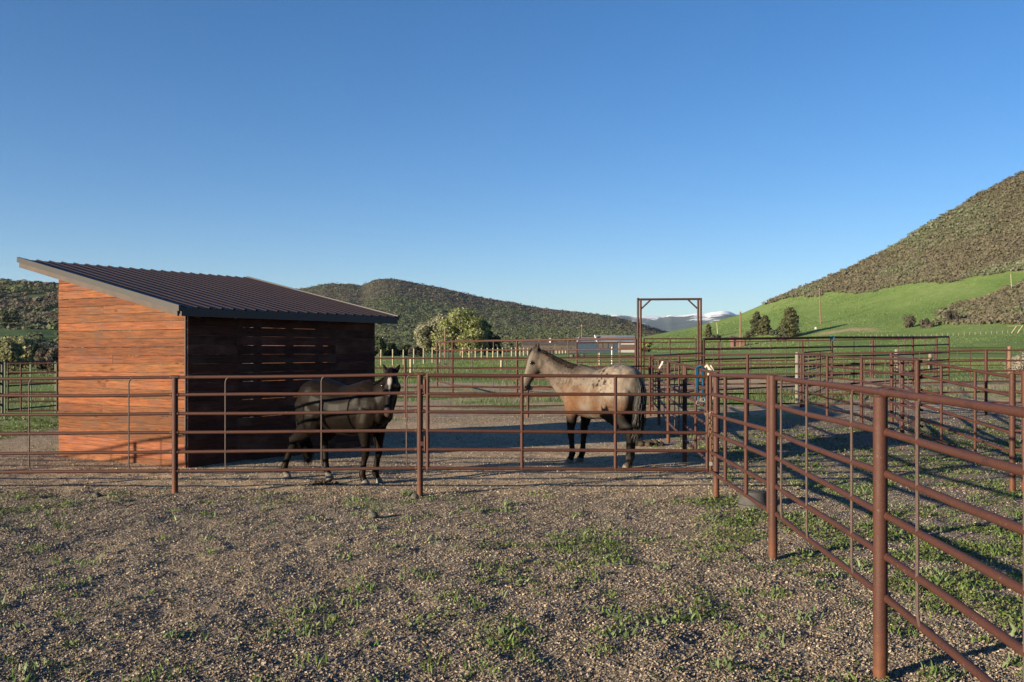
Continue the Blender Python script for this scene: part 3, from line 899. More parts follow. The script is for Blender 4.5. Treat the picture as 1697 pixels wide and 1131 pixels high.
for i in range(7):
    v = .05 + i * (SLn - .1) / 6
    m = MB(); u0, u1 = OV['u0'] + .04, OV['u1'] - .03
    m.prism([SP(u0, v, RZ(u0) - .16), SP(u1, v, RZ(u1) - .16), SP(u1, v, RZ(u1) - .012), SP(u0, v, RZ(u0) - .012)], VD * .038); m.build('rafter', M['rafter'], shed, smooth=False)
# ------------------------------------------------------------------ horses
def m_coat(name, rough, spec, speck=0., sheen=0.):
    t = NT(name); p = t.pos(obj=True)
    a = t.attr('Col').outputs['Color']
    n = t.noise(p, 42, 4, .65); f = t.noise(t.pos((1, 1, .45), obj=True), 230, 3, .7)
    col = a
    if speck:
        k = t.math('MULTIPLY', t.mrange(n, .45, .68), .55 * speck)
        lum = t.new('ShaderNodeRGBToBW', {0: a}).outputs[0]
        k = t.math('MULTIPLY', k, t.mrange(lum, .015, .04))
        col = t.mix(k, col, (.145, .122, .10))
        k2 = t.math('MULTIPLY', t.mrange(f, .52, .72), .45 * speck)
        col = t.mix(t.math('MULTIPLY', k2, t.mrange(lum, .015, .04)), col, (.022, .015, .011))
    else:
        k = t.mrange(n, .3, .7, .8, 1.25)
        col = t.mix(1., col, t.new('ShaderNodeCombineColor', {0: k, 1: k, 2: k}).outputs[0], 'MULTIPLY')
    t.bump(f, .12, .003)
    t.b.inputs['Sheen Weight'].default_value = sheen
    t.b.inputs['Sheen Roughness'].default_value = .4
    return t.out(col, rough, 0, spec)


M['coat_roan'] = m_coat('roan_coat', .65, .12, .85, .0)
M['coat_black'] = m_coat('black_coat', .44, .055, 0, .0)


def lerp(a, b, t): return Vector(a) * (1 - t) + Vector(b) * t


def build_horse(label, O, yaw, s, poll, hdir, fnorm, fore, hind, coat, coatf, hoofm, tailp, hairc, manec, fat=1.0, muzzle_len=.58, mane_side=1, sway=0.0):
    """local frame: x forward, y to the horse's left, z up; sizes for a 1.48 m horse, scaled by s"""
    root = empty('horse', O, label, 'horse', rz=yaw)
    m = MB()
    Y3 = Vector((0, 1, 0))
    # trunk
    tr = [(-.83, 1.14, .05, .07), (-.80, 1.14, .13, .17), (-.73, 1.145, .215, .255), (-.60, 1.15, .275, .305), (-.44, 1.135, .29, .335), (-.26, 1.09, .285, .335), (-.08, 1.055, .295, .335),
          (.10, 1.045, .29, .345), (.26, 1.055, .265, .36), (.40, 1.075, .24, .375), (.52, 1.075, .215, .335), (.63, 1.06, .185, .26), (.71, 1.05, .13, .17), (.75, 1.05, .05, .08)]
    pts = []; ra = []; rb = []
    for x, z, a, b in tr:
        z2 = z - sway * math.exp(-((x + .02) / .22) ** 2)
        pts.append(Vector((x, 0, z2)) * s); ra.append(a * s * (1 + (fat - 1) * math.exp(-((x + .1) / .5) ** 2))); rb.append(b * s * (1 + (fat - 1) * .45 * math.exp(-((x + .1) / .5) ** 2)))
    m.loft(pts, ra, rb, side=Y3, n=22)
    # withers and croup ridge, breast muscles
    m.loft([Vector((.16, 0, 1.30)) * s, Vector((.30, 0, 1.345)) * s, Vector((.42, 0, 1.36)) * s, Vector((.54, 0, 1.30)) * s], [.05 * s, .075 * s, .08 * s, .07 * s], [.06 * s, .10 * s, .11 * s, .1 * s], side=Y3, n=12)
    for q in (-1, 1):
        m.ball(Vector((-.50, .13 * q, 1.22)) * s, .24 * s, .155 * s, .225 * s, 14, 10)      # croup
        m.ball(Vector((-.62, .15 * q, 1.02)) * s, .19 * s, .125 * s, .26 * s, 14, 10)       # buttock
        m.ball(Vector((.47, .145 * q, .98)) * s, .175 * s, .095 * s, .24 * s, 14, 10)       # shoulder
        m.ball(Vector((.64, .085 * q, .98)) * s, .095 * s, .09 * s, .13 * s, 12, 8)         # breast
        m.ball(Vector((.34, .175 * q, 1.12)) * s, .13 * s, .085 * s, .21 * s, 12, 8)        # scapula
    # neck
    poll = Vector(poll) * s; hdir = Vector(hdir).normalized(); fn = Vector(fnorm); fn = (fn - hdir * fn.dot(hdir)).normalized()
    lat = fn.cross(hdir)
    base = Vector((.40, 0, 1.08)) * s; b2 = Vector((.60, poll.y * .12, 1.17)) * s
    end = poll - fn * .04 * s - Vector((0, 0, .055)) * s
    ctrl = lerp(b2, end, .5) + Vector((.06, -poll.y * .10, -.01)) * s
    npts = [base]; nra = [.185]; nrb = [.36]
    for i in range(7):
        w = i / 6
        npts.append(b2 * (1 - w) ** 2 + ctrl * 2 * w * (1 - w) + end * w * w)
        nra.append(.165 + (.085 - .165) * w ** .8); nrb.append(.30 + (.12 - .30) * w ** .8)
    sides = [Y3] + [lerp(Y3, lat if lat.dot(Y3) > 0 else -lat, .25 + .55 * i / 6) for i in range(7)]
    sides = []
    for i in range(8):
        tg = (npts[min(i + 1, 7)] - npts[max(i - 1, 0)]).normalized()
        sd = Vector((0, 0, 1)).cross(tg)
        sides.append(sd.normalized() if sd.length > .15 else Y3)
    m.loft(npts, [x * s for x in nra], [x * s for x in nrb], side=sides, n=18)
    # head: flat face line, deep jowl, narrow nose, squared muzzle
    hp = []; ha = []; hb = []
    for d, a, b in ((-.075, .035, .04), (-.05, .062, .07), (.0, .088, .10), (.07, .104, .128), (.14, .108, .142), (.21, .098, .136), (.29, .080, .108), (.37, .066, .086), (.45, .058, .071), (.51, .059, .067), (.555, .060, .064), (.585, .05, .05), (.60, .025, .028)):
        hp.append(poll + hdir * d * s * muzzle_len / .58 - fn * (b - .085 + .035 * max(0, d - .3)) * s); ha.append(a * s); hb.append(b * s)
    m.loft(hp, ha, hb, side=lat, n=18)
    for q in (-1, 1):
        eye = poll + hdir * .175 * s + lat * .092 * q * s + fn * .035 * s
        m.ball(eye, .032 * s, .032 * s, .032 * s, 10, 7)                                     # brow
        m.ball(poll + hdir * .15 * s + lat * .075 * q * s - fn * .10 * s, .075 * s, .045 * s, .085 * s, 12, 8)   # jowl
        nb = poll + hdir * .535 * s * muzzle_len / .58 + lat * .043 * q * s + fn * .012 * s
        m.ball(nb, .026 * s, .024 * s, .03 * s, 10, 7)                                       # nostril wing
    m.ball(poll + hdir * .545 * s - fn * .075 * s, .035 * s, .035 * s, .035 * s, 10, 7)      # chin
    # ears
    for q in (-1, 1):
        e0 = poll + lat * .055 * q * s - hdir * .02 * s - fn * .01 * s
        ed = (-hdir * .9 + lat * .42 * q + fn * .15).normalized()
        m.loft([e0, e0 + ed * .05 * s, e0 + ed * .09 * s, e0 + ed * .13 * s, e0 + ed * .155 * s], [.026 * s, .036 * s, .032 * s, .017 * s, .004 * s], [.022 * s, .024 * s, .02 * s, .013 * s, .005 * s], side=lat, n=10)
    # legs: knee, hock, fetlock, pastern all placed from the hoof up
    hooves = []
    for q, (hx, hy, bend) in zip((1, -1), fore):
        hv = Vector((hx, hy, 0)); el = Vector((.44, .15 * q, .86))
        kn = Vector((lerp(el, hv, .45).x + .02 + bend, lerp(el, hv, .5).y, .475))
        ft = Vector((hx - .035, hy, .145))
        L = [Vector((.47, .14 * q, 1.05)), el, lerp(el, kn, .35), lerp(el, kn, .75), kn + Vector((0, 0, .055)), kn, kn - Vector((0, 0, .055)), lerp(kn, ft, .4), lerp(kn, ft, .8), ft, Vector((hx - .012, hy, .095)), Vector((hx + .01, hy, .05))]
        A = [.10, .098, .078, .056, .05, .051, .043, .033, .034, .042, .036, .045]
        Bq = [.17, .135, .098, .064, .056, .055, .048, .041, .043, .05, .04, .048]
        m.loft([p * s for p in L], [x * s * 1.13 for x in A], [x * s * 1.1 for x in Bq], side=Y3, n=14)
        hooves.append(hv)
    for q, (hx, hy, bend) in zip((1, -1), hind):
        hv = Vector((hx, hy, 0)); hip = Vector((-.52, .15 * q, 1.06))
        stf = Vector((-.36 + .25 * (hx + .60), .165 * q, .84))
        hk = Vector((hx - .085 + bend, hy * .6 + .06 * q, .55))
        ft = Vector((hx - .045, hy, .155))
        L = [hip, lerp(hip, stf, .6), stf + Vector((-.05, 0, -.02)), lerp(stf, hk, .4) + Vector((-.02, 0, 0)), lerp(stf, hk, .8), hk + Vector((-.01, 0, .02)), hk - Vector((-.005, 0, .05)), lerp(hk, ft, .4), lerp(hk, ft, .8), ft, Vector((hx - .015, hy, .10)), Vector((hx + .008, hy, .05))]
        A = [.14, .135, .12, .092, .058, .05, .046, .036, .036, .043, .037, .046]
        Bq = [.26, .23, .185, .13, .08, .072, .062, .046, .045, .052, .041, .049]
        m.loft([p * s for p in L], [x * s * 1.13 for x in A], [x * s * 1.1 for x in Bq], side=Y3, n=14)
        hooves.append(hv)
    tmp = m.build('horse_rough', coat, None, smooth=False)
    rm = tmp.modifiers.new('r', 'REMESH'); rm.mode = 'VOXEL'; rm.voxel_size = .0125 * s
    sm = tmp.modifiers.new('s', 'SMOOTH'); sm.factor = .5; sm.iterations = 7
    dg = bpy.context.evaluated_depsgraph_get()
    me = bpy.data.meshes.new_from_object(tmp.evaluated_get(dg))
    bpy.data.objects.remove(tmp)
    me.name = 'body'
    n = len(me.vertices); co = np.zeros(n * 3, np.float32); me.vertices.foreach_get('co', co); co = co.reshape(-1, 3)
    # local data for the coat pattern: distance along the head etc.
    rel = co - np.array(poll); hd = rel @ np.array(hdir); hl = rel @ np.array(lat); hf = rel @ np.array(fn)
    c = coatf(co / s, hd / s, hl / s, hf / s)
    for a in list(me.color_attributes): me.color_attributes.remove(a)
    a = me.color_attributes.new('Col', 'FLOAT_COLOR', 'POINT')
    cc = np.ones((n, 4), np.float32); cc[:, :3] = c; a.data.foreach_set('color', cc.ravel())
    me.materials.clear(); me.materials.append(coat); me.shade_smooth()
    body = bpy.data.objects.new('body', me); COL.objects.link(body); body.parent = root
    for i, hv in enumerate(hooves):
        hm = MB(); z0 = 0.0
        hm.loft([Vector((hv.x + .03, hv.y, z0)) * s, Vector((hv.x + .022, hv.y, .03)) * s, Vector((hv.x + .012, hv.y, .062)) * s, Vector((hv.x + .008, hv.y, .075)) * s], [.056 * s, .052 * s, .046 * s, .035 * s], [.066 * s, .06 * s, .05 * s, .038 * s], side=Y3, n=14)
        hm.build('hoof', M['hoof'] if hoofm is None else hoofm, root, local=True)
    for q in (-1, 1):
        em = MB(); em.ball(poll + hdir * .178 * s + lat * .104 * q * s + fn * .036 * s, .021 * s, .021 * s, .021 * s, 12, 8); em.build('eye', M['eye'], root, local=True)
        em = MB(); em.ball(poll + hdir * .55 * s * muzzle_len / .58 + lat * .058 * q * s + fn * .024 * s, .011 * s, .009 * s, .017 * s, 10, 6); em.build('nostril', M['eye'], root, local=True)
    # tail: many tapering locks
    tm = MB(); rs = random.Random(5)
    top = Vector(tailp[0]) * s
    for i in range(340):
        w = rs.uniform(0, 2 * math.pi); r = rs.uniform(0, 1) ** .5
        sx, sy = math.cos(w) * r, math.sin(w) * r
        pts = []
        for k, (tp_, wd) in enumerate(zip(tailp, (.022, .045, .06, .06, .035))):
            pts.append(Vector(tp_) * s + Vector((sx * wd * .6, sy * wd, rs.uniform(-.03, .03) * k * .5)) * s + Vector((rs.uniform(-.012, .012), rs.uniform(-.018, .018), 0)) * s * k)
        pts[-1].z += rs.uniform(-.05, .16) * s
        k = rs.uniform(.6, 1.35); hc = hairc[rs.randrange(len(hairc))]
        tm.loft(pts, [.007 * s, .009 * s, .008 * s, .006 * s, .001 * s], n=5, col=tuple(x * k for x in hc))
    tm.loft([Vector(tp_) * s for tp_ in tailp[:4]] + [Vector(tailp[4]) * s + Vector((0, 0, .08)) * s], [.02 * s, .036 * s, .044 * s, .038 * s, .008 * s], n=10, col=tuple(x * .7 for x in hairc[1]))
    tm.build('tail', M['hair_black'], root, local=True)
    # mane: locks from the crest falling to one side, and a forelock
    mm = MB()
    for i in range(330):
        w = rs.uniform(.02, 1.0); j = w * 6; a_ = min(int(j), 5); f = j - a_
        c0_ = lerp(npts[1 + a_], npts[2 + a_], f); sd = lerp(sides[1 + a_], sides[2 + a_], f)
        tg = (npts[min(a_ + 2, 7)] - npts[a_ + 1]).normalized()
        up = tg.cross(sd).normalized()
        if up.z < 0: up = -up
        rbv = (nrb[1 + a_] * (1 - f) + nrb[2 + a_] * f) * s; rav = (nra[1 + a_] * (1 - f) + nra[2 + a_] * f) * s
        ln = rs.uniform(.30, .72)
        pts = []
        for ang in (0, .25, .55, .85):
            th = ang * ln * 1.25
            pts.append(c0_ + up * (rbv + .008 * s) * math.cos(th) + sd * mane_side * (rav + .012 * s) * math.sin(th) + tg * rs.uniform(-.015, .015) * s)
        k = rs.uniform(.6, 1.4); hc = manec[rs.randrange(len(manec))]
        mm.loft(pts, [.008 * s, .011 * s, .010 * s, .002 * s], n=5, col=tuple(x * k for x in hc))
    mm.build('mane', M['hair_black'], root, local=True)
    mm = MB()
    for i in range(12):
        o_ = lat * rs.uniform(-.03, .03) * s
        mm.loft([poll + o_ + fn * .05 * s - hdir * .05 * s, poll + o_ + fn * .088 * s, poll + o_ * 1.3 + fn * .092 * s + hdir * rs.uniform(.04, .09) * s], [.008 * s, .01 * s, .002 * s], n=5, col=manec[0])
    mm.build('forelock', M['hair_black'], root, local=True)
    return root


def nz(P, sc, seed):
    return (fbm(P[:, 0] * sc + P[:, 1] * sc * .7, P[:, 2] * sc - P[:, 1] * sc * .4, seed, 4))


def black_coat(P, hd, hl, hf):
    n = len(P); c = np.tile(np.array([.0065, .0048, .0038]), (n, 1))
    b = ss(.5, .7, nz(P, 4, 3))[:, None]; c = c * (1 - b) + np.array([.010, .0065, .0046]) * b
    onhead = (hf > .03) * (hf < .14) * (np.abs(hl) < .13) * (P[:, 0] > .6) * (P[:, 2] > .8)
    st = ss(.045, .02, np.sqrt((hl * 1.2) ** 2 + ((hd - .125) * .55) ** 2)) * onhead
    st = np.maximum(st, .55 * ss(.016, .008, np.abs(hl - .004)) * ss(.1, .16, hd) * ss(.36, .28, hd) * onhead)
    c = c * (1 - st[:, None]) + np.array([.30, .28, .26]) * st[:, None]
    mz = ss(.44, .56, hd) * (np.abs(hl) < .1) * (np.abs(hf) < .15) * (P[:, 0] > .6)
    c = c * (1 - mz[:, None] * .55) + np.array([.06, .04, .034]) * mz[:, None] * .55
    sock = ss(.105, .085, P[:, 2]) * (P[:, 0] < 0)
    c = c * (1 - sock[:, None] * .8) + np.array([.12, .105, .09]) * sock[:, None] * .8
    return c


def roan_coat(P, hd, hl, hf):
    x, y, z = P[:, 0], P[:, 1], P[:, 2]
    n1 = nz(P, 3.2, 11); n2 = nz(P, 9, 12)
    base = np.array([.084, .053, .034]); pale = np.array([.145, .12, .095]); bay = np.array([.105, .046, .018]); grey = np.array([.028, .022, .018]); dark = np.array([.010, .008, .0065])
    c = np.tile(base, (len(P), 1))

    def mx(k, col):
        nonlocal c
        k = np.clip(k, 0, 1)[:, None]; c = c * (1 - k) + col * k
    n3 = nz(P, 26, 13)
    mx(ss(.46, .62, n1) * .75, pale)
    mx(ss(.52, .40, n1 * .6 + n2 * .4) * ss(.95, 1.15, z) * ss(-.3, -.15, x) * .6, grey * 1.5)
    mx(ss(1.12, 1.3, z + (n1 - .5) * .3) * ss(-.25, -.1, x) * .3, grey * 1.6)
    mx(ss(.46, .60, n2 * .6 + n3 * .4) * ss(.85, 1.1, z) * .75, pale)
    mx(ss(1.22, 1.0, z + (n1 - .5) * .35) * ss(.66, .34, np.abs(x - .18)) * (.45 + .55 * ss(.4, .6, n2)), bay)             # brown barrel
    mx(ss(1.0, .86, z + (n1 - .5) * .1) * np.exp(-((x + .0) / .13) ** 2) * .85, pale * 1.1)           # pale belly
    mx(ss(1.3, 1.36, z + (n2 - .5) * .06) * np.exp(-((x - .42) / .2) ** 2) * .85, grey)           # dusky withers
    mx(np.exp(-((x - .08) / .13) ** 2) * ss(1.22, 1.36, z) * .75, pale)                           # saddle patch
    mx(ss(-.28, -.42, x + (n1 - .5) * .12) * ss(.95, 1.1, z) * (.45 + .55 * ss(.38, .56, n2)), pale * 1.35)  # blanket over the croup
    mx(np.exp(-((x + .16 + (z - 1.1) * .25) / .035) ** 2) * ss(.8, .9, z) * ss(1.32, 1.2, z) * .6, pale * 1.1)                               # highlight on the flank edge, painted as a pale stripe
    mx(ss(-.32, -.5, x) * ss(1.0, .86, z + (n1 - .5) * .15) * .8, np.array([.085, .042, .02]))     # brown stifle
    sp = ss(.60, .65, fbm(x * 32 + y * 9, z * 32 + y * 5, 44, 2)) * np.exp(-((x + .38) / .2) ** 2) * ss(1.02, 1.15, z)
    mx(sp * 1.3, dark * 1.4)                                                                      # spots on the hip
    nk = ss(.55, .72, x) * ss(1.1, 1.2, z)
    mx(nk * .55, np.array([.056, .041, .031])); mx(nk * ss(.0, .14, z - 1.18 - (x - .5) * .62) * .95, grey * .8)
    leg = ss(.70, .56, z + (n2 - .5) * .12 - .08 * (x > 0) - .16 * (x < -.3))
    mx(leg, dark)
    mx(leg * ss(.30, .18, z) * ss(.4, .65, n2) * .7 * (x < 0), np.array([.055, .045, .037]))
    head = ss(-.02, .06, hd) * (np.abs(hl) < .16) * ss(-.30, -.25, hf) * (hf < .16) * ss(.78, .86, z) * (x > .6)
    mx(head * .9, np.array([.072, .054, .041])); mx(head * ss(.03, .075, hf) * .85, np.array([.13, .115, .098]))
    mx(head * ss(-.05, -.12, hf) * .5, np.array([.06, .043, .033]))
    mx(head * ss(.48, .55, hd) * .8, np.array([.03, .026, .024]))
    mx(ss(-.03, -.08, hd) * ss(.25, .1, np.abs(hl)) * (z > poll_z - .02) * .8, np.array([.025, .016, .012]))
    return c


O1 = Vector((-2.19, 13.2, float(h0(-2.19, 13.2))))
BK = .935
poll_z = 1.6
build_horse('black horse with a white star, facing the viewer beside the shed', O1, math.radians(-30), BK, (.85, -.10, 1.535), (.14, -.27, -.75), (.40, -.69, .35),
            [(.44, .13, .0), (.42, -.14, .0)], [(-.44, .12, .0), (-1.0, -.15, .22)], M['coat_black'], black_coat, m_plain('pale_hoof', (.105, .092, .08), .6, .3, 30),
            [(-.80, 0, 1.28), (-.90, 0, 1.08), (-.86, .02, .80), (-.78, .03, .50), (-.74, .03, .26)], [(.006, .005, .0045), (.009, .007, .0055)], [(.004, .0035, .003), (.007, .005, .004)], 1.12, .58, -1, .035)
O2 = Vector((1.33, 15.15, 0)); O2.z = float(h0(O2.x, O2.y))
poll_z = 1.72
build_horse('roan horse with a pale spotted rump, looking left over the gate', O2, math.radians(125), 1.05, (1.13, .32, 1.635), (.06, .19, -.70), (.44, .87, .25),
            [(.50, .13, .0), (.58, -.13, .0)], [(-.66, .05, .0), (-.50, -.13, .0)], M['coat_roan'], roan_coat, m_plain('tan_hoof', (.11, .085, .06), .65, .3, 30),
            [(-.80, 0, 1.33), (-.89, .02, 1.16), (-.90, .03, .92), (-.87, .03, .68), (-.84, .03, .44)], [(.045, .042, .038), (.02, .019, .018), (.06, .056, .051), (.028, .026, .024), (.012, .0115, .011)], [(.016, .012, .010), (.03, .022, .018)], 1.16, .58, 1, .03)

# ------------------------------------------------------------------ small things in the corral
Y13 = G(1160, 760); 
hp = dga.lerp(dgb, at_px(dga, dgb, 1160)); hz = D[0] + .03
m = MB()                                                        # folded halter: crown loop, cheek straps, nose loop
for off, ln, w in ((0, .40, .02), (.012, .32, -.015), (-.014, .27, .025)):
    pts = [Vector((hp.x + off - .03, hp.y + .02, hz - ln)), Vector((hp.x + off - .035, hp.y, hz - ln * .5)), Vector((hp.x + off - .04, hp.y - .01, hz + .005)), Vector((hp.x + off, hp.y, hz + .034)),
           Vector((hp.x + off + .045, hp.y + .01, hz - .01)), Vector((hp.x + off + .035 + w * .4, hp.y, hz - ln * .5)), Vector((hp.x + off + .03 + w, hp.y + .02, hz - ln * 1.1))]
    m.loft(pts, .022, .008, side=Vector((.3, 1, 0)), n=8)
m.loft([Vector((hp.x + .03, hp.y - .03, hz - .35)), Vector((hp.x + .07, hp.y - .03, hz - .43)), Vector((hp.x + .02, hp.y - .03, hz - .50)), Vector((hp.x - .04, hp.y - .03, hz - .44)), Vector((hp.x - .02, hp.y - .03, hz - .36))], .02, .008, side=Vector((0, 1, 0)), n=8)
hl_ = empty('halter', (hp.x, hp.y, hz - .5), 'blue webbing halter hung over the short gate rail behind the roan horse', 'halter')
m.build('webbing', M['teal'], hl_)
for a in range(2):
    m = MB(); cx_, cz_ = hp.x + (.03 if a else -.03), hz - .47 + .04 * a
    m.loft([Vector((cx_ + .028 * math.cos(w), hp.y - .04, cz_ + .028 * math.sin(w))) for w in np.linspace(0, 2 * math.pi, 13)], .004, n=6); m.build('ring', M['tin_tan'], hl_)
m = MB()
lx = hp.x + .10
m.loft([Vector((lx - .05, hp.y + .05, hz - .10)), Vector((lx - .04, hp.y + .04, hz - .01)), Vector((lx, hp.y, hz + .042)), Vector((lx + .045, hp.y - .04, hz - .03)), Vector((lx + .06, hp.y - .05, hz - .16)), Vector((lx + .05, hp.y - .05, hz - .30)), Vector((lx + .07, hp.y - .05, hz - .42))], .022, n=10)
m.loft([Vector((lx + .02, hp.y + .04, hz - .12)), Vector((lx + .03, hp.y + .02, hz)), Vector((lx + .05, hp.y, hz + .038)), Vector((lx + .085, hp.y - .04, hz - .05)), Vector((lx + .09, hp.y - .05, hz - .22))], .018, n=10)
tag(m.build('lead_rope', M['cream'], None), 'cream cotton lead rope beside the blue halter', 'rope')


def chain(p0, p1, nl, wrap=0.0):
    m = MB()
    for i in range(nl):
        c_ = Vector(p0).lerp(Vector(p1), i / (nl - 1)) + Vector((random.uniform(-.004, .004), random.uniform(-.004, .004), 0))
        a = (i % 2) * math.pi / 2 + .6
        ax = Vector((math.cos(a), math.sin(a), 0)); d = (Vector(p1) - Vector(p0)).normalized()
        pts = [c_ + ax * .0135 * math.cos(w) + d * .027 * math.sin(w) for w in np.linspace(0, 2 * math.pi, 11)]
        m.loft(pts, .0048, n=6)
    return m


q = W(1177, 700, 11.86)
cr = empty('chain', (q.x, q.y, .45), 'rusty chain hanging down the corner where both gates meet', 'chain')
for zz0, zz1, dx, dy in ((.98, .42, -.002, -.045), (1.0, .62, .02, -.043), (1.0, .74, -.03, -.04)):
    chain((q.x + dx, q.y + dy, zz0), (q.x + dx + .012, q.y + dy, zz1), int((zz0 - zz1) / .036) + 2).build('strand', M['chain'], cr)
m = MB()
for zz in (1.0, .985):
    pts = [Vector((q.x + .02 + .075 * math.cos(w), q.y + .04 + .09 * math.sin(w), zz + .012 * math.sin(3 * w))) for w in np.linspace(0, 2 * math.pi, 25)]
    for i in range(24):
        c_ = (pts[i] + pts[i + 1]) / 2; d = (pts[i + 1] - pts[i]).normalized(); ax = Vector((0, 0, 1)) if i % 2 else Vector((-d.y, d.x, 0))
        m.loft([c_ + ax * .012 * math.cos(w) + d * .02 * math.sin(w) for w in np.linspace(0, 2 * math.pi, 9)], .0045, n=6)
m.build('loop', M['chain'], cr)
m = MB(); m.box((q.x - .002, q.y - .05, .40), .035, .016, .045); m.build('snap', M['tin_tan'], cr)
q = W(1693, 690, 12.0)
tag(chain((q.x, q.y - .05, 1.05), (q.x + .05, q.y - .05, .70), 12).build('chain', M['chain'], None), 'short chain at the right picture edge, on the double post', 'chain')

ft = G(1249, 838); tz = float(hh(ft.x, ft.y)) - .01
m = MB()
m.loft([ft + Vector((0, 0, tz - .02 - ft.z)), ft + Vector((0, 0, tz + .0 - ft.z)), ft + Vector((0, 0, tz + .035 - ft.z)), ft + Vector((0, 0, tz + .04 - ft.z)), ft + Vector((0, 0, tz + .15 - ft.z)), ft + Vector((0, 0, tz + .172 - ft.z)), ft + Vector((0, 0, tz + .18 - ft.z)), ft + Vector((0, 0, tz + .172 - ft.z))],
       [.19, .192, .19, .172, .152, .147, .135, .11], n=32, cap=True)
tub = empty('feed_tub', (ft.x, ft.y, tz), 'upturned round black rubber feed tub under the corner gate', 'tub')
m.build('pan', M['rubber'], tub)
for r_, z_ in ((.10, .176), (.06, .174)):
    m = MB(); m.loft([Vector((ft.x + r_ * math.cos(w), ft.y + r_ * math.sin(w), tz + z_)) for w in np.linspace(0, 2 * math.pi, 33)], .006, n=6, cap=False); m.build('rib', M['rubber'], tub)


def lumps(name, label, cat, px, py, n, r, sz, mat, jit=.18, flat=.75):
    c = G(px, py); m = MB()
    for i in range(n):
        a = random.uniform(0, 6.28); d = r * random.random() ** .6
        x, y = c.x + d * math.cos(a) * 1.3, c.y + d * math.sin(a) * .7
        s_ = sz * random.uniform(.7, 1.3); z_ = float(hh(x, y)) + s_ * flat * .6 + max(0, (r - d)) * .35 * random.random()
        m.ball((x, y, z_), s_, s_ * random.uniform(.8, 1.1), s_ * flat, 9, 6, jit)
    return tag(m.build(name, mat, None), label, cat)


lumps('manure_pile', 'dark horse manure pile under the black horse', 'manure', 540, 804, 30, .16, .024, M['dung'])
lumps('manure_pile', 'dark horse manure pile behind the roan horse hind legs', 'manure', 1076, 738, 40, .22, .05, M['dung'])
lumps('rock', 'round greenish grey stone at the foot of the gate hinge post', 'stone', 687, 826, 1, .01, .055, M['stone1'], .07, .85)
lumps('rock', 'flat dark stone on the gravel left of the front fence post', 'stone', 160, 824, 1, .01, .05, M['stone1'], .1, .6)
lumps('rock', 'small dark stone lying in open gravel below the manure pile', 'stone', 619, 858, 1, .01, .045, M['stone1'], .1, .7)
q = d3 + Vector((.02, -.06, 1.40))
m = MB(); m.prism([q, q + Vector((.05, 0, .10)), q + Vector((.075, 0, .08)), q + Vector((.04, 0, -.02))], (0, -.012, 0)); m.prism([q + Vector((.0, 0, 0)), q + Vector((-.04, 0, -.08)), q + Vector((-.015, 0, -.10)), q + Vector((.03, 0, -.01))], (0, -.012, 0))
tag(m.build('ribbon', M['white'], None, smooth=False), 'scrap of white ribbon tied to the dividing fence', 'ribbon')
q = Vector((n1.x, n1.y - .06, 2.28)); m = MB(); m.loft([q + Vector((-.07, 0, .03)), q + Vector((0, -.03, .05)), q + Vector((.08, 0, .0)), q + Vector((.05, -.02, -.10)), q + Vector((.0, -.02, -.14))], .022, n=8)
tag(m.build('rope', M['teal'], None), 'pale blue rope knotted on the corner of the tall stock fence', 'rope')


# ------------------------------------------------------------------ wooden posts in the pasture
def wood_post(px, yb, yt, Y, name, label, cat, group, mat, r=None, lean=0.0):
    b = W(px, yb, Y); t_ = W(px, yt, Y); r = r or .075
    g = float(h0(b.x, b.y)); m = MB()
    zb = min(b.z, g) - .1
    m.loft([(b.x, b.y, zb), (b.x + lean, b.y, t_.z - .03), (b.x + lean, b.y, t_.z)], [r, r * .95, r * .7], n=8)
    return tag(m.build(name, mat, None), label, cat, group)


W1 = [(631.6, 603.5, 579.6, 90), (651, 607, 579.3, 91), (668.7, 604, 579.5, 94), (686, 600.5, 578, 98), (702, 597.5, 577, 104), (716.6, 597, 576, 110), (729.6, 592, 575, 117), (743, 591, 575, 125), (767, 590, 576, 140), (777.8, 590.5, 577.5, 150),
      (788, 590, 577.5, 157), (798, 590, 577.3, 164), (807.7, 590, 577, 171), (817, 589.7, 577, 178), (825, 589.7, 576.5, 185), (833, 589.5, 576.5, 192), (848, 589.5, 576.2, 205), (855, 589.5, 576.4, 212), (862, 589.2, 576.5, 219), (868, 588, 576.5, 226), (874.8, 588.5, 577, 233)]
W1 += [(880.5 + 5.2 * i, 588.6, 577.5 + .2 * i, 238 + 3.6 * i) for i in range(12)]
for px, yb, yt, Y in W1:
    wood_post(px, yb, yt, Y, 'wooden_post', 'pale peeled fence post in the long row behind the left pen', 'post', 'peeled posts along the far lane', M['yellow'], max(.066, .00072 * Y))
for px, yb, yt, Y, lab in ((681, 624, 594, 67, 'short pale wooden post standing in grass right of the black horse head'), (831, 619, 592.6, 75, 'pale wooden post in the grass left of the roan horse head'), (993.5, 614, 585, 88, 'pale wooden post in the grass above the roan horse back'),
                           (1486, 613, 579, 62, 'thick pale wooden post behind the tall fence corner, left of two'), (1542, 611, 583, 64, 'thick pale wooden post behind the tall fence corner, right of two')):
    wood_post(px, yb, yt, Y, 'wooden_post', lab, 'post', None, M['yellow'] if px < 1400 else M['poleg'], .10 if px < 1400 else .13)
wood_post(1014, 609, 575, 92, 'steel_post', 'thin white topped steel post above the roan horse rump', 'post', None, M['white'], .05)
wood_post(1321, 664, 584, 30.0, 'wooden_post', 'weathered whitish wooden post at the end of the bowed fence', 'post', None, M['poleg'], .06)
n_w2 = 0
px = 1112.0
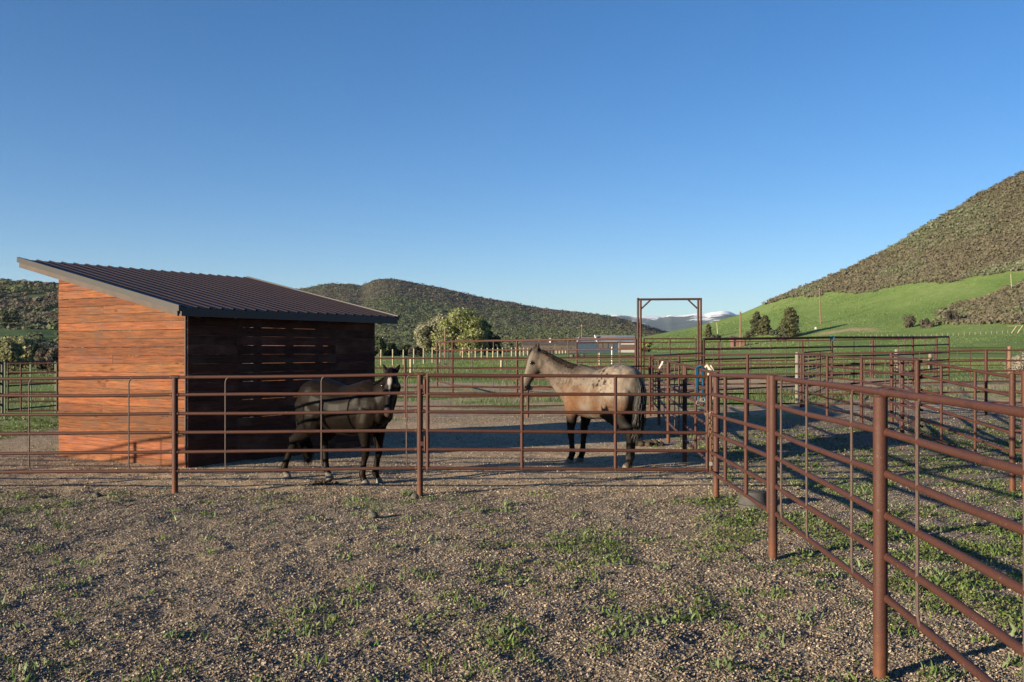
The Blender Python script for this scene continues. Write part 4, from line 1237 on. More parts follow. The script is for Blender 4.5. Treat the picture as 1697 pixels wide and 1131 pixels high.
while px < 1700:
    yb = np.interp(px, [1110, 1190, 1295, 1400, 1500, 1600, 1697], [575.5, 572, 567.5, 561.5, 557, 554.5, 551])
    b = RIGHT.pt(px, yb); hgt_ = np.interp(px, [1110, 1500, 1697], [2.6, 3.6, 5.4]) * b.y / F
    m = MB(); r = .00036 * b.y
    X_, Y_ = b.x, b.y
    m.loft([(b.x, b.y, b.z - .5), (b.x, b.y, b.z + hgt_)], r, n=6)
    tag(m.build('wooden_post', M['poleg'], None), 'tiny pale fence post in the row along the foot of the green hillside', 'post', 'posts along the foot of the hillside')
    px += np.interp(px, [1110, 1300, 1697], [10.2, 9.2, 9.0]); n_w2 += 1
b1 = RIGHT.pt(1676, 552); b2 = RIGHT.pt(1686, 552); k_ = b1.y / F
br = empty('fence_brace', b1, 'pale timber H brace at the right end of the tiny post row', 'brace')
m = MB(); m.tube(b1, b1 + Vector((9 * k_, 0, 13 * k_)), .8 * k_, n=6); m.build('strut', M['yellow'], br)
m = MB(); m.tube(b2, b2 + Vector((9 * k_, 0, 13 * k_)), .8 * k_, n=6); m.build('strut', M['yellow'], br)
m = MB(); m.tube(b1 + Vector((-6 * k_, 0, 12 * k_)), b1 + Vector((16 * k_, 0, 13 * k_)), .6 * k_, n=6); m.build('rail', M['yellow'], br)


def pole(px, yb, yt, base, lab, mat, w=2.6, arm=True, lean=0):
    k = base.y / F; h_ = (yb - yt) * k
    r_ = empty('utility_pole', base, lab, 'pole')
    m = MB(); m.loft([base - Vector((0, 0, 1)), base + Vector((lean * k, 0, h_))], [w * k * .5, w * k * .36], n=8); m.build('shaft', mat, r_)
    if arm:
        m = MB(); m.box(base + Vector((lean * k, 0, h_ * .96)), 6 * k, .5 * k, .7 * k); m.build('crossarm', mat, r_)
        m = MB(); m.ball(base + Vector((lean * k, -.3 * k, h_ + .5 * k)), .8 * k, .8 * k, 1.2 * k, 8, 6); m.build('insulator', M['tin_tan'], r_)


FL = lambda px, py, Y: Vector(((px - CX) / F * Y, Y, float(h0((px - CX) / F * Y, Y))))
pole(1227, 577, 519, RIGHT.pt(1227, 573), 'tall orange brown utility pole behind the small red shed', M['pole'], 3.0)
pole(1358, 537, 480, RIGHT.pt(1360, 537), 'tall utility pole on the green hillside right of the pines', M['pole'], 2.4, lean=-2)
pole(1188, 559, 536, RIGHT.pt(1190, 559), 'short bare yellow pole on the green hillside left of the red shed', M['yellow'], 1.8, False, -2)
pole(1424, 512, 489, RIGHT.pt(1424, 512), 'thin far pole high on the green hillside', M['pole'], 1.2, False)
pole(1675, 482, 455, RIGHT.pt(1677, 482), 'yellow pole in the brush at the upper right edge', M['yellow'], 1.6, False, -2)
pole(737.6, 583, 532, FL(737.6, 583, 150), 'orange brown utility pole in front of the pale cottonwood', M['pole'], 2.6)
pole(634.6, 582, 553, FL(634.6, 582, 230), 'grey utility pole beside the shed eave', M['poleg'], 1.8)
pole(964, 582, 538, FL(964, 582, 380), 'pale utility pole behind the blue barn', M['pole'], 1.8)
pole(893.8, 582, 555, FL(893.8, 582, 380), 'thin grey pole left of the blue barn', M['poleg'], 1.2, False)

# ------------------------------------------------------------------ barn and low buildings
Yb = 330.0
Q = lambda px, py, dy=0: W(px, py, Yb + dy)
k = Yb / F
gz = float(h0(30, Yb)) - .3
bn = empty('barn', Vector((Q(1000, 0).x, Yb, gz)), 'blue sided barn with pale tin roofs beyond the pens', 'barn')


def gable(xl, xr, yr, ye, dep, wall, roof, ov=1.0):
    """ridge runs along the picture; eave row ye, ridge row yr"""
    xl_, xr_ = (xl - CX) * k, (xr - CX) * k; ze = Q(0, ye).z; zr = Q(0, yr).z
    m = MB(); m.prism([Vector((xl_, Yb, gz)), Vector((xl_, Yb, ze)), Vector((xl_, Yb + dep / 2, zr - .05)), Vector((xl_, Yb + dep, ze)), Vector((xl_, Yb + dep, gz))], (xr_ - xl_, 0, 0)); m.build('wall', wall, bn, smooth=False)
    for s_ in (0, 1):
        y0 = Yb - .5 if s_ == 0 else Yb + dep + .5
        m = MB(); m.prism([Vector((xl_ - .4, y0, ze - .15)), Vector((xl_ - .4, Yb + dep / 2, zr + .12)), Vector((xl_ - .4, Yb + dep / 2, zr - .0)), Vector((xl_ - .4, y0, ze - .27))], (xr_ - xl_ + .8, 0, 0)); m.build('roof', roof, bn, smooth=False)


gable(957, 992, 559.5, 565, 9, M['blue_wall'], M['tin_blue'])
gable(989.5, 1024, 556, 565.5, 13, M['blue_wall'], M['tin_tan'])
gable(1024.6, 1053, 556.2, 565.3, 12.6, M['pale_wall'], M['tin_blue'])
for a, b_ in (((957, 565), (959.5, 559.5)), ((989, 566), (985.5, 556))):
    m = MB(); m.tube(Q(a[0], a[1], -.7), Q(b_[0], b_[1], 4.3), .22, n=6); m.build('rake_trim', M['white'], bn)
for px in (995, 1004, 1013):
    m = MB(); m.box(Q(px, 573, -.05), 7 * k, .12, 9 * k); m.build('door', M['dark_wood'], bn, smooth=False)
m = MB(); m.box(Q(1040, 575, -.06), 22 * k, .14, 7 * k); m.build('lean_to', m_plain('red_siding', (.09, .05, .04), .7, .2, 1), bn, smooth=False)


def low_building(x0, x1, yt, ybm, Y, lab, mat, roofm, chim=None):
    kk = Y / F; z0 = float(h0((x0 - CX) * kk, Y)) - .2; zt = CH + (HY - yt) * kk
    r_ = empty('farm_building', ((x0 - CX) * kk, Y, z0), lab, 'building')
    m = MB(); m.box((((x0 + x1) / 2 - CX) * kk, Y + 3, (z0 + zt - .8) / 2), (x1 - x0) * kk, 6, zt - .8 - z0); m.build('wall', mat, r_, smooth=False)
    xl = (x0 - CX) * kk - .3
    m = MB(); m.prism([Vector((xl, Y - .5, zt - .85)), Vector((xl, Y + 3, zt)), Vector((xl, Y + 6.5, zt - .85)), Vector((xl, Y + 6.5, zt - 1.0)), Vector((xl, Y + 3, zt - .15)), Vector((xl, Y - .5, zt - 1.0))], ((x1 - x0) * kk + .6, 0, 0)); m.build('roof', roofm, r_, smooth=False)
    nw = max(2, int((x1 - x0) / 12))
    for i in range(nw):
        px = x0 + (i + .5) * (x1 - x0) / nw
        m = MB(); m.box(((px - CX) * kk, Y - .03, z0 + (zt - z0) * .42), 3.2 * kk, .1, 4.2 * kk); m.build('window' if i % 2 else 'door', M['blue_wall'] if i % 2 else M['dark_wood'], r_, smooth=False)
    if chim:
        m = MB(); m.box(((chim - CX) * kk, Y + 2, zt + .3), 2.6 * kk, 1.0, 1.4); m.build('chimney', M['white'], r_, smooth=False)


low_building(866, 919, 566, 578, 300, 'long low grey building with a white chimney, left of the blue barn', M['dark_wood'], M['dark_wood'], 912)
low_building(920, 954, 566, 580, 295, 'dark open fronted farm shed against the blue barn', M['dark_wood'], M['dark_wood'])
for i, (x0, x1) in enumerate(((944, 952), (953, 961), (962, 970))):
    m = MB(); kk = 160 / F; c_ = W((x0 + x1) / 2, 585, 160); zz = float(h0(c_.x, 160))
    m.ball((c_.x, 160, zz + .22), (x1 - x0) * kk * .52, .55, .33, 10, 6, .04)
    tag(m.build('hay_bale', M['dark_wood'], None), ['first', 'middle', 'last'][i] + ' dark tarped bale from the left, in the row before the barn', 'bale', 'dark tarped bales')
rb = RIGHT.pt(1225, 573); kk = rb.y / F
sh = empty('loading_shed', rb, 'small red brown plank shed with a slanting roof, behind the tall fence', 'shed')
wm = m_plain('red_planks', (.15, .075, .055), .75, .3, 1.5)
m = MB(); m.box(rb + Vector((0, 3, 5.5 * kk)), 21 * kk, 5, 13 * kk); m.build('wall', wm, sh, smooth=False)
m = MB(); m.prism([rb + Vector((-12.5 * kk, 0, 17 * kk)), rb + Vector((12.5 * kk, 0, 12.2 * kk)), rb + Vector((12.5 * kk, 0, 13.6 * kk)), rb + Vector((-12.5 * kk, 0, 18.6 * kk))], (0, 6.5, 0)); m.build('roof', M['dark_wood'], sh, smooth=False)
for sx in (-10, 10):
    m = MB(); m.box(rb + Vector((sx * kk, -.1, 8.5 * kk)), 1.2 * kk, .3, 15 * kk); m.build('post', wm, sh, smooth=False)
# culvert mound and vehicle-sized bits on the hillside
p_ = RIGHT.pt(1352, 547); kk = p_.y / F
tk = empty('stock_tank', p_, 'small white tank on the hillside track below the tall pole', 'tank')
m = MB(); m.loft([p_, p_ + Vector((0, 0, 3.2 * kk)), p_ + Vector((0, 0, 3.6 * kk))], [1.7 * kk, 1.7 * kk, 1.2 * kk], n=14); m.build('drum', M['white'], tk)
m = MB(); m.tube(p_ + Vector((0, 0, 3.5 * kk)), p_ + Vector((0, 0, 4.3 * kk)), .5 * kk, n=8); m.build('lid', M['grey_wood'], tk)
# rubbish heap at the right edge
hp0 = G(1684, 612); hx, hy, hz0 = hp0.x, 60.0, float(h0(hp0.x, 60))
kk = 60 / F
m = MB()
for i in range(240):
    px = random.uniform(1680, 1716); zz = random.uniform(.0, 1.25) * (1 - abs(px - 1700) / 40)
    c_ = Vector(((px - CX) * kk, 60 + random.uniform(-.5, 1.2), hz0 + zz)); d_ = Vector((random.uniform(-1, 1), random.uniform(-1, 1), random.uniform(-.8, .8))).normalized()
    m.loft([c_ - d_ * random.uniform(.1, .35), c_, c_ + d_ * random.uniform(.1, .35)], [.012, random.uniform(.015, .05), .012], n=6)
tag(m.build('log_heap', m_plain('bleached_wood', (.20, .18, .15), .8, .35, 3), None), 'heap of bleached cut branches at the right picture edge', 'wood heap')
wood_post(1673, 611, 574, 58, 'wooden_post', 'stout orange wooden post before the bleached branch heap', 'post', None, M['pole'], .11)
# ------------------------------------------------------------------ trees and bushes
def pal(*c): return np.array(c)


def tree(name, label, base, w, h, pal_, n, leaf, trunk_h=.25, blobs=14, shape='round', seed=1, group=None, cat='tree', up=.35, trunk_r=None, ncut=1.0):
    """trunk with limbs reaching into leaf clumps; w,h in metres"""
    global RNG
    RNG = np.random.default_rng(seed); rs = random.Random(seed)
    base = Vector(base); r_ = empty(name, base, label, cat, group)
    cen = []; rad = []
    for i in range(blobs):
        if shape == 'round':
            a = rs.uniform(0, 6.283); q = rs.random() ** .5; zf = rs.uniform(.12, .92)
            env = math.sin(math.pi * min(1, max(.0, .16 + zf * .78))) ** .6
            r = w * .5 * q * env * .74
            cen.append((r * math.cos(a), r * math.sin(a) * .8, h * (trunk_h + (1 - trunk_h) * zf * .88)))
            s_ = rs.uniform(.10, .19) * w; rad.append((s_, s_, s_ * rs.uniform(.65, 1.0)))
        elif shape == 'cone':
            zf = (i + rs.random()) / blobs; a = i * 2.4
            env = (1 - zf) ** .55 * min(1, .7 + zf * 2.0)
            r = w * .5 * env * rs.uniform(.35, .90)
            cen.append((r * math.cos(a), r * math.sin(a), h * (.05 + .90 * zf)))
            s_ = w * (.09 + .11 * env) * rs.uniform(.8, 1.2); rad.append((s_ * 1.2, s_ * 1.2, s_ * .62))
        else:                                            # upright shrub
            a = rs.uniform(0, 6.283); q = rs.random() ** .5
            r = w * .42 * q; zf = rs.uniform(.2, .95) * (1 - .35 * q)
            cen.append((r * math.cos(a), r * math.sin(a) * .8, h * zf))
            s_ = rs.uniform(.12, .2) * w; rad.append((s_, s_, s_ * 1.1))
    cen = np.array(cen); rad = np.array(rad)
    tone = RNG.uniform(.82, 1.16, len(cen))
    k = RNG.integers(0, len(cen), n)
    d = RNG.normal(size=(n, 3)); d /= np.linalg.norm(d, axis=1, keepdims=True)
    P = cen[k] + d * rad[k] * (RNG.uniform(.25, 1.08, n) ** .5)[:, None]
    N = d + RNG.normal(size=(n, 3)) * .4; N[:, 2] += up; N /= np.linalg.norm(N, axis=1, keepdims=True)
    c = .8 * pal_[RNG.integers(0, len(pal_), n)] * (tone[k] * RNG.uniform(.75, 1.25, n))[:, None]
    keep = P[:, 2] > .02 * h
    V, Fq, cc = quads(P[keep], N[keep], leaf * RNG.uniform(.55, 1.35, keep.sum()), c[keep])
    mesh_np('crown', V, Fq, M['leaf'], r_, cols=cc, local=True)
    m = MB(); tr = trunk_r or max(.05, h * .028)
    topz = h * (.72 if shape != 'shrub' else .35)
    m.loft([Vector((0, 0, -.6)), Vector((0, 0, h * .06)), Vector((w * .015, 0, h * .3)), Vector((-.01 * w, 0, topz))], [tr * 1.35, tr, tr * .75, tr * .2], n=8)
    for i in range(min(9, blobs)):
        c_ = Vector(cen[i]); s0 = Vector((0, 0, min(topz * .8, c_.z * .55)))
        m.loft([s0, s0.lerp(c_, .5) + Vector((0, 0, -.02 * h)), c_], [tr * .5, tr * .3, tr * .1], n=5)
    m.build('trunk', M['bark'], r_, local=True)
    return r_


FLT = lambda px, Y: Vector(((px - CX) / F * Y, Y, float(h0((px - CX) / F * Y, Y)) - .1))
PALE = pal((.33, .32, .18), (.38, .36, .24), (.28, .30, .13), (.42, .39, .29))
LIME = pal((.21, .26, .065), (.26, .30, .085), (.17, .22, .052), (.30, .31, .12))
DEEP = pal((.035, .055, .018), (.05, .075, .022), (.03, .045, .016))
OLIV = pal((.19, .20, .085), (.23, .23, .11), (.16, .165, .07), (.30, .28, .18))
PINE = pal((.085, .095, .032), (.115, .115, .045), (.065, .08, .028), (.14, .125, .055))
BRWN = pal((.135, .105, .085), (.16, .125, .10), (.12, .10, .07), (.13, .12, .075))


def fpx(n, Y): return n * Y / F


Y = 235
tree('cottonwood', 'pale budding cottonwood at the left of the tree clump behind the yellow posts', FLT(707, Y), fpx(62, Y), fpx(62, Y), PALE, 6500, .27, .03, 30, 'round', 3, up=-.1)
tree('cottonwood', 'bright green cottonwood in the middle of the tree clump behind the yellow posts', FLT(764, Y - 4), fpx(98, Y), fpx(79, Y), np.concatenate([LIME, LIME, PALE]), 13000, .29, .04, 44, 'round', 4, up=-.1)
tree('cottonwood', 'greyish cottonwood top at the back of the tree clump', FLT(736, Y + 8), fpx(76, Y), fpx(78, Y), PALE, 7500, .27, .05, 32, 'round', 5, up=-.1)
tree('cottonwood', 'dark green tree at the right of the clump behind the yellow posts', FLT(803, Y + 4), fpx(56, Y), fpx(68, Y), DEEP * 1.6, 8500, .36, .04, 26, 'round', 6)
tree('bush', 'lime green bush in front of the dark tree of the clump', FLT(789, Y - 8), fpx(16, Y), fpx(30, Y), LIME, 1300, .4, .05, 10, 'round', 7, cat='bush')
tree('bush', 'small bright bush right of the dark tree in the clump', FLT(829, Y + 6), fpx(11, Y), fpx(25, Y), LIME, 700, .4, .05, 8, 'round', 8, cat='bush')
for i, (px, w, h, dy, lab) in enumerate(((951, 15, 24, 20, 'small dark pointed tree left of the blue barn'), (992, 16, 27, 30, 'light green tree behind the middle of the barn roof'), (1035, 34, 26, 30, 'broad green tree behind the right barn roof'),
                                        (1073, 26, 22, 40, 'green tree right of the arch leg, beyond the barn'), (880, 16, 15, -10, 'dull green bush behind the long grey building'), (924, 10, 18, 30, 'thin green tree behind the dark farm shed'), (1052, 20, 20, 44, 'round green tree just behind the barn corner'))):
    Y2 = 335 + dy
    tree('tree', lab, FLT(px, Y2), fpx(w, Y2), fpx(h, Y2), LIME if i in (1, 2, 3, 6) else OLIV * .7, 1100, .6, .05, 10, 'cone' if i in (0, 5) else 'round', 20 + i)
# willows between the shed and the clump, shade put into the dark leaf colour
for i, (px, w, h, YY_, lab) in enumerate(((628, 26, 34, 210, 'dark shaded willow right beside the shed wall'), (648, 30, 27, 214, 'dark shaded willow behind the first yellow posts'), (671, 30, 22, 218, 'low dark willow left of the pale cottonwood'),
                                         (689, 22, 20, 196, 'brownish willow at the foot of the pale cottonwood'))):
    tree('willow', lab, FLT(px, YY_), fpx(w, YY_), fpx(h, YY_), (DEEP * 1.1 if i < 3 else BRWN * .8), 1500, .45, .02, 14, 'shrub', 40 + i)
# pines and brush on the green slope
for i, (px, yb, w, h, lab) in enumerate(((1254, 556, 26, 40, 'left pine of the touching pair on the green slope'), (1268, 556, 24, 34, 'right lower pine of the touching pair on the green slope'), (1309, 558, 40, 51, 'big broad pine standing alone right of the pine pair'),
                                        (1174, 561, 14, 23, 'small dark juniper on the slope right of the arch'))):
    b = RIGHT.pt(px, yb); kk = b.y / F
    tree('pine_tree', lab, b, w * kk, h * kk, PINE, 5200 if i < 3 else 1600, 1.5 * kk, .05, 40 if i == 2 else 30, 'cone', 60 + i, up=.1)
for i, (px, yb, w, h, lab) in enumerate(((1505, 543, 30, 22, 'round brown oak bush alone on the green slope'), (1535, 543, 24, 17, 'lower brown oak bush next to the round one on the slope'), (1577, 536, 26, 27, 'tall brown oak bush at the tip of the lower brush'),
                                        (1296, 562, 20, 14, 'grey brown brush at the foot of the big pine'), (1281, 557, 14, 9, 'low grey brush between the pines'), (1240, 560, 18, 9, 'low sage clump left of the pine pair'), (1188, 563, 18, 8, 'low sage clump by the small juniper'))):
    b = RIGHT.pt(px, yb); kk = b.y / F
    tree('bush', lab, b, w * kk, h * kk, BRWN if i < 4 else SAGE, 1500, 1.4 * kk, .02, 12, 'shrub', 70 + i, cat='bush')
# willows left of the shed
for i, (px, w, h, YY_, pl, lab) in enumerate(((14, 56, 48, 75, OLIV, 'olive willow bush at the left picture edge'), (47, 64, 58, 78, OLIV, 'tall olive willow bush with pale tips left of the shed'), (82, 50, 40, 72, BRWN * .85, 'brown leafless willow bush against the shed wall'), (104, 44, 34, 74, BRWN * .8, 'brown bush partly hidden by the shed corner'))):
    b = FLT(px, YY_); b.z += 0.0
    tree('willow', lab, b, fpx(w, YY_), fpx(h + 5, YY_), pl * 1.2, 5200, .13, .05, 30, 'shrub', 80 + i, up=-.1)
for i, (px, py, w, h, lab) in enumerate(((9, 538, 17, 26, 'small dark spruce on the left hill, nearer the picture edge'), (26, 538, 16, 26, 'small dark spruce on the left hill, nearer the shed'))):
    b = LEFT.pt(px, py); kk = b.y / F
    tree('spruce', lab, b, w * kk, h * kk, DEEP * 1.3, 1600, 1.6 * kk, .05, 18, 'cone', 90 + i)


# ------------------------------------------------------------------ pasture grass, weeds and gravel (nobody could count these)
RNG = np.random.default_rng(77)


def blades(P, hgt, wid, cols, lean=.5):
    n = len(P); a = RNG.uniform(0, 2 * np.pi, n)
    ux = np.stack([np.cos(a), np.sin(a), np.zeros(n)], 1); b = RNG.uniform(0, 2 * np.pi, n)
    ln = np.stack([np.cos(b), np.sin(b), np.zeros(n)], 1) * (hgt * lean * RNG.uniform(.2, 1., n))[:, None]
    up = np.stack([np.zeros(n), np.zeros(n), hgt], 1); w = wid[:, None] * .5
    V = np.stack([P - ux * w * .7, P + ux * w * .7, P + up * .55 + ln * .4 + ux * w, P + up * .55 + ln * .4 - ux * w, P + up + ln + ux * w * .15, P + up + ln - ux * w * .15], 1)
    i = np.arange(n)[:, None] * 6
    Fq = np.concatenate([i + np.array([[0, 1, 2, 3]]), i + np.array([[3, 2, 4, 5]])], 0)
    return V.reshape(-1, 3), Fq, np.repeat(cols, 6, 0)


def frustum(n, y0, y1, pow_=1.0, m=240):
    """plan points across what the viewer sees between two distances"""
    y = y0 + (y1 - y0) * RNG.uniform(size=n) ** pow_
    px = RNG.uniform(-m, 1697 + m, n)
    return (px - CX) / F * y, y


GREEN = np.array([(.11, .175, .045), (.135, .21, .06), (.09, .15, .038), (.16, .205, .07)]) * .8
# pasture beyond the corral
x, y = frustum(310000, 29, 130, 1.2)
k = grass_mask(x, y) + RNG.uniform(-.25, .25, len(x)) > .55
x, y = x[k], y[k]
P = np.stack([x, y, h0(x, y) - .01], 1)
tall = ss(.45, .75, fbm(x / 2.6, y / 2.6, 63, 3))
hg = (.05 + .17 * tall) * RNG.uniform(.6, 1.3, len(x)); cl = GREEN[RNG.integers(0, 4, len(x))] * RNG.uniform(.7, 1.2, (len(x), 1))
dry = fbm(x / 4, y / 4, 64, 3) > .56
cl[dry] = cl[dry] * .5 + np.array([.20, .17, .09]) * .5
V, Fq, cc = blades(P, hg, .007 + .00022 * y * RNG.uniform(.6, 1.4, len(x)), cl, .6)
tag(mesh_np('grass', V, Fq, M['blade'], cols=cc), 'green pasture grass beyond the corral', 'grass', kind='stuff')

# rough grass on the green slope under the brush
pp = RNG.uniform(1040, 1740, 90000); tt = RNG.uniform(0.02, .95, 90000)
X_, Y_, Z_ = RIGHT.at(pp, tt); cv = right_cover(pp, tt, X_, Y_)
k = (cv[:, 0] < .45) & (cv[:, 1] < .4) & (fbm(X_ / 9, Y_ / 14, 131, 3) + RNG.uniform(-.2, .2, len(pp)) > .47)
P = np.stack([X_, Y_, Z_ - .03], 1)[k]; n = len(P); ds = P[:, 1] / 450
cl = np.array([(.105, .16, .04), (.125, .185, .047), (.15, .20, .06), (.095, .145, .038)])[RNG.integers(0, 4, n)] * RNG.uniform(.85, 1.15, (n, 1))
V, Fq, cc = blades(P, RNG.uniform(.12, .36, n) * ds, RNG.uniform(.18, .4, n) * ds ** 1.5, cl, .5)
tag(mesh_np('grass', V, Fq, M['blade'], cols=cc), 'rough tufted grass on the green hillside', 'grass', kind='stuff')

# tufts and broad leaved weeds in the gravel
def weed_density(x, y):
    d = .16 + .22 * ss(.5, .75, fbm(x / .9, y / .9, 71, 3))
    px = CX + F * x / y; py = HY + CH * F / y
    d = d + .5 * np.exp(-((px - 1010) / 130) ** 2 - ((py - 910) / 38) ** 2)
    d = d + .7 * np.exp(-((px - 1215) / 50) ** 2 - ((py - 885) / 34) ** 2)
    d = d + .3 * np.exp(-((px - 1140) / 160) ** 2 - ((py - 1050) / 70) ** 2)
    d = d + .35 * np.exp(-((px - 830) / 70) ** 2 - ((py - 1060) / 45) ** 2)
    d = d + .55 * np.exp(-((px - 1170) / 60) ** 2 - ((py - 832) / 10) ** 2)
    d = d + .22 * np.exp(-((py - 838) / 22) ** 2) * (px < 620) * (.5 + ss(300, 200, np.abs(px - 230)))
    d = d + .36 * ss(2.5, 3.6, x) * (1 - ss(20, 24, y)) + .5 * ss(2.05, 2.4, x) * ss(12, 11, y)
    d = d * np.where((y > 12.2) & (y < 25) & (x < 2.6) & (x > -10), .06, 1)
    d = d + .8 * ss(-9.5, -10.8, x) * ss(16.5, 18, y)
    patch = ss(.36, .64, fbm(x / .42, y / .42, 73, 3))
    return d * (.25 + .9 * patch)


x, y = frustum(76000, 4.7, 27, 1.5)
k = RNG.uniform(0, 1.25, len(x)) < weed_density(x, y) * (y / 27) ** .35 * .30
x, y = x[k], y[k]
nb = RNG.integers(7, 20, len(x)); T = np.repeat(np.arange(len(x)), nb); n = len(T)
big = RNG.uniform(size=len(x)) ** 2.2
sp = (.012 + .055 * big)[T]
bx_ = x[T] + RNG.normal(size=n) * sp; by_ = y[T] + RNG.normal(size=n) * sp
P = np.stack([bx_, by_, hh(bx_, by_) - .006], 1)
hg = (.012 + .052 * big)[T] * RNG.uniform(.5, 1.25, n)
kind = RNG.integers(0, 3, len(x))
pal3 = np.array([(.10, .165, .035), (.15, .20, .085), (.125, .185, .04)])
cl = pal3[kind][T] * RNG.uniform(.7, 1.25, (n, 1))
V, Fq, cc = blades(P, hg, np.where(kind[T] == 1, .014, .008) * RNG.uniform(.7, 1.5, n), cl, .9)
tag(mesh_np('weeds', V, Fq, M['blade'], cols=cc), 'small green weeds and clover sprouting through the gravel', 'weeds', kind='stuff')
# low mats of clover leaves
x, y = frustum(650000, 4.7, 26, 1.35)
k = RNG.uniform(.28, 1.5, len(x)) < weed_density(x, y)
x, y = x[k], y[k]; n = len(x)
P = np.stack([x, y, hh(x, y) + RNG.uniform(.002, .02, n)], 1)
N = RNG.normal(size=(n, 3)) * .55; N[:, 2] += .8; N /= np.linalg.norm(N, axis=1, keepdims=True)
cl = np.array([(.095, .15, .032), (.12, .165, .045), (.15, .16, .06)])[RNG.integers(0, 3, n)] * RNG.uniform(.7, 1.2, (n, 1))
V, Fq, cc = quads(P, N, (.008 + .0007 * y) * RNG.uniform(.6, 1.5, n), cl)
tag(mesh_np('clover', V, Fq, M['blade'], cols=cc), 'low mats of clover and moss on the gravel', 'clover', kind='stuff')

# loose gravel: irregular eight cornered stones
CUBE = np.array([(-1, -1, -1), (1, -1, -1), (1, 1, -1), (-1, 1, -1), (-1, -1, 1), (1, -1, 1), (1, 1, 1), (-1, 1, 1)], float) * .62
CF = np.array([(0, 3, 2, 1), (4, 5, 6, 7), (0, 1, 5, 4), (1, 2, 6, 5), (2, 3, 7, 6), (3, 0, 4, 7)])
STC = np.array([(.255, .21, .16), (.22, .185, .145), (.155, .13, .11), (.33, .275, .21), (.08, .07, .064), (.40, .345, .28), (.25, .185, .13), (.19, .172, .155)])


def gravel(n, y0, y1, pw, s0, s1, label):
    x, y = frustum(n, y0, y1, pw)
    k = RNG.uniform(size=n) > np.clip(dirt_mask(x, y) * .5, 0, .5) * (y > 10) + .6 * ss(2.6, 4.5, x) * (y > 7)
    x, y = x[k], y[k]; n = len(x)
    s = (s0 + (s1 - s0) * RNG.uniform(size=n) ** 2.5)
    sc = np.stack([RNG.uniform(.7, 1.3, n), RNG.uniform(.7, 1.3, n), RNG.uniform(.45, .85, n)], 1) * s[:, None] * .5
    L = (CUBE[None] + RNG.normal(size=(n, 8, 3)) * .2) * sc[:, None]
    a = RNG.uniform(0, 2 * np.pi, n); ca, sa = np.cos(a)[:, None], np.sin(a)[:, None]
    tl = RNG.normal(size=(n, 2)) * .35
    X_ = L[:, :, 0] * ca - L[:, :, 1] * sa; Y_ = L[:, :, 0] * sa + L[:, :, 1] * ca
    Z_ = L[:, :, 2] + X_ * tl[:, :1] + Y_ * tl[:, 1:]
    V = np.stack([X_ + x[:, None], Y_ + y[:, None], Z_ + (hh(x, y) + s * .12)[:, None]], 2).reshape(-1, 3)
    Fq = (np.arange(n)[:, None, None] * 8 + CF[None]).reshape(-1, 4)
    c = np.array([.88, .83, .75]) * STC[RNG.integers(0, len(STC), n)] * RNG.uniform(.75, 1.2, (n, 1))
    return tag(mesh_np('gravel', V, Fq, M['stones'], cols=np.repeat(c, 8, 0)), label, 'gravel', kind='stuff')


gravel(260000, 4.7, 12.6, 1.2, .006, .020, 'loose gravel stones covering the foreground')
gravel(185000, 12.0, 27, 1.15, .008, .026, 'loose gravel stones inside the corral')

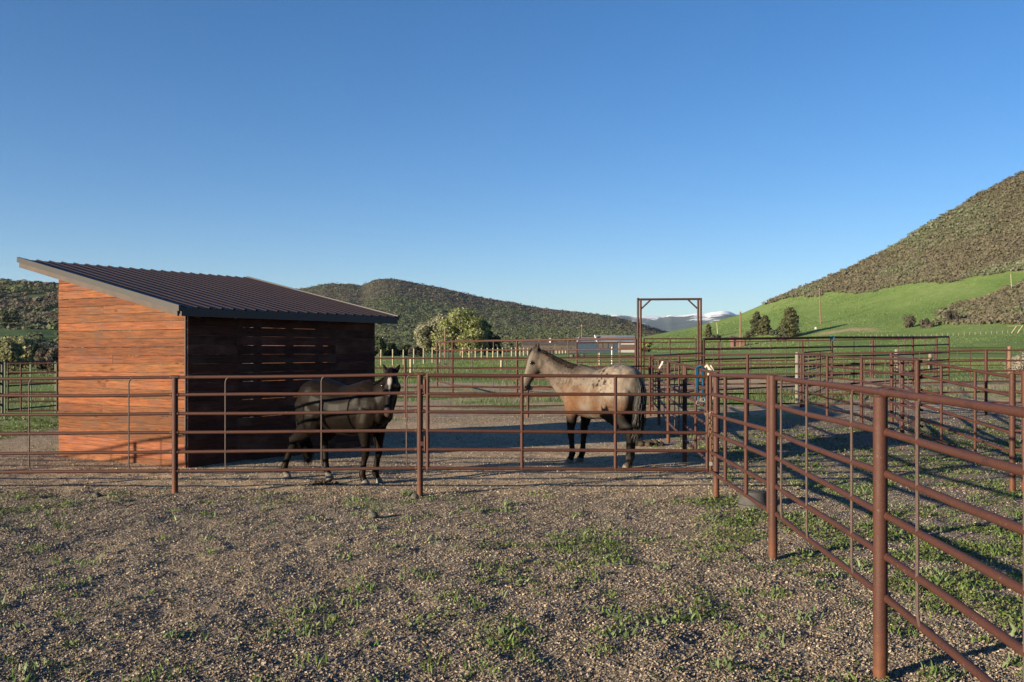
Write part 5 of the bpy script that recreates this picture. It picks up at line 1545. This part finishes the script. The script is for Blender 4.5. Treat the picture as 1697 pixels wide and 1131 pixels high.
# ------------------------------------------------------------------ daylight, air, camera
SUN_EL = math.radians(10.3)
SUNV = Vector((-.847 * math.cos(SUN_EL), -.532 * math.cos(SUN_EL), math.sin(SUN_EL)))
w = bpy.data.worlds.new('World'); SC.world = w; w.use_nodes = True
nt = w.node_tree; bg = nt.nodes['Background']
sky = nt.nodes.new('ShaderNodeTexSky'); sky.sky_type = 'NISHITA'; sky.sun_disc = False
sky.sun_elevation = SUN_EL
sky.sun_rotation = math.atan2(SUNV.x, SUNV.y)
sky.altitude = 2000; sky.air_density = 1.0; sky.dust_density = .6; sky.ozone_density = 2.2
hs = nt.nodes.new('ShaderNodeHueSaturation'); hs.inputs['Saturation'].default_value = 1.25
nt.links.new(sky.outputs[0], hs.inputs['Color'])
mu = nt.nodes.new('ShaderNodeMix'); mu.data_type = 'RGBA'; mu.blend_type = 'MULTIPLY'; mu.inputs[0].default_value = 1
nt.links.new(hs.outputs[0], mu.inputs[6]); mu.inputs[7].default_value = (1.0, 1.02, 1.19, 1)
nt.links.new(mu.outputs[2], bg.inputs[0]); bg.inputs[1].default_value = .051
sl = bpy.data.lights.new('sun', 'SUN'); sl.energy = 5.0; sl.angle = math.radians(.55); sl.color = (1.0, .85, .63)
so = bpy.data.objects.new('sun', sl); COL.objects.link(so); so.rotation_euler = SUNV.to_track_quat('Z', 'Y').to_euler()
so.location = (-30, -20, 20)

HAZE = True
if HAZE:
    m = MB(); m.box((0, 4000, 298), 16000, 13500, 604)
    hm = bpy.data.materials.new('air'); hm.use_nodes = True; n_ = hm.node_tree.nodes; n_.remove(n_['Principled BSDF'])
    pv = n_.new('ShaderNodeVolumePrincipled'); pv.inputs['Color'].default_value = (.62, .80, 1, 1); pv.inputs['Density'].default_value = 3.0e-5; pv.inputs['Anisotropy'].default_value = .2
    hm.node_tree.links.new(pv.outputs[0], n_['Material Output'].inputs['Volume'])
    tag(m.build('haze', hm, None, smooth=False), 'thin blue air over the far hills', 'haze', kind='stuff')

cam = bpy.data.cameras.new('camera'); co_ = bpy.data.objects.new('camera', cam); COL.objects.link(co_)
co_.location = (0, 0, CH); co_.rotation_euler = (math.pi / 2, 0, 0)
cam.sensor_width = 36; cam.lens = F * 36 / 1697; cam.shift_y = (HY - 565.5) / 1697
cam.clip_start = .05; cam.clip_end = 40000
SC.camera = co_
SC.render.engine = 'CYCLES'
SC.cycles.max_bounces = 6; SC.cycles.diffuse_bounces = 3; SC.cycles.transmission_bounces = 3; SC.cycles.volume_bounces = 0; SC.cycles.transparent_max_bounces = 6
SC.cycles.caustics_reflective = False; SC.cycles.caustics_refractive = False
SC.cycles.use_denoising = True
vs = SC.view_settings; vs.view_transform = 'Standard'; vs.look = 'None'; vs.exposure = 1.5; vs.gamma = 1
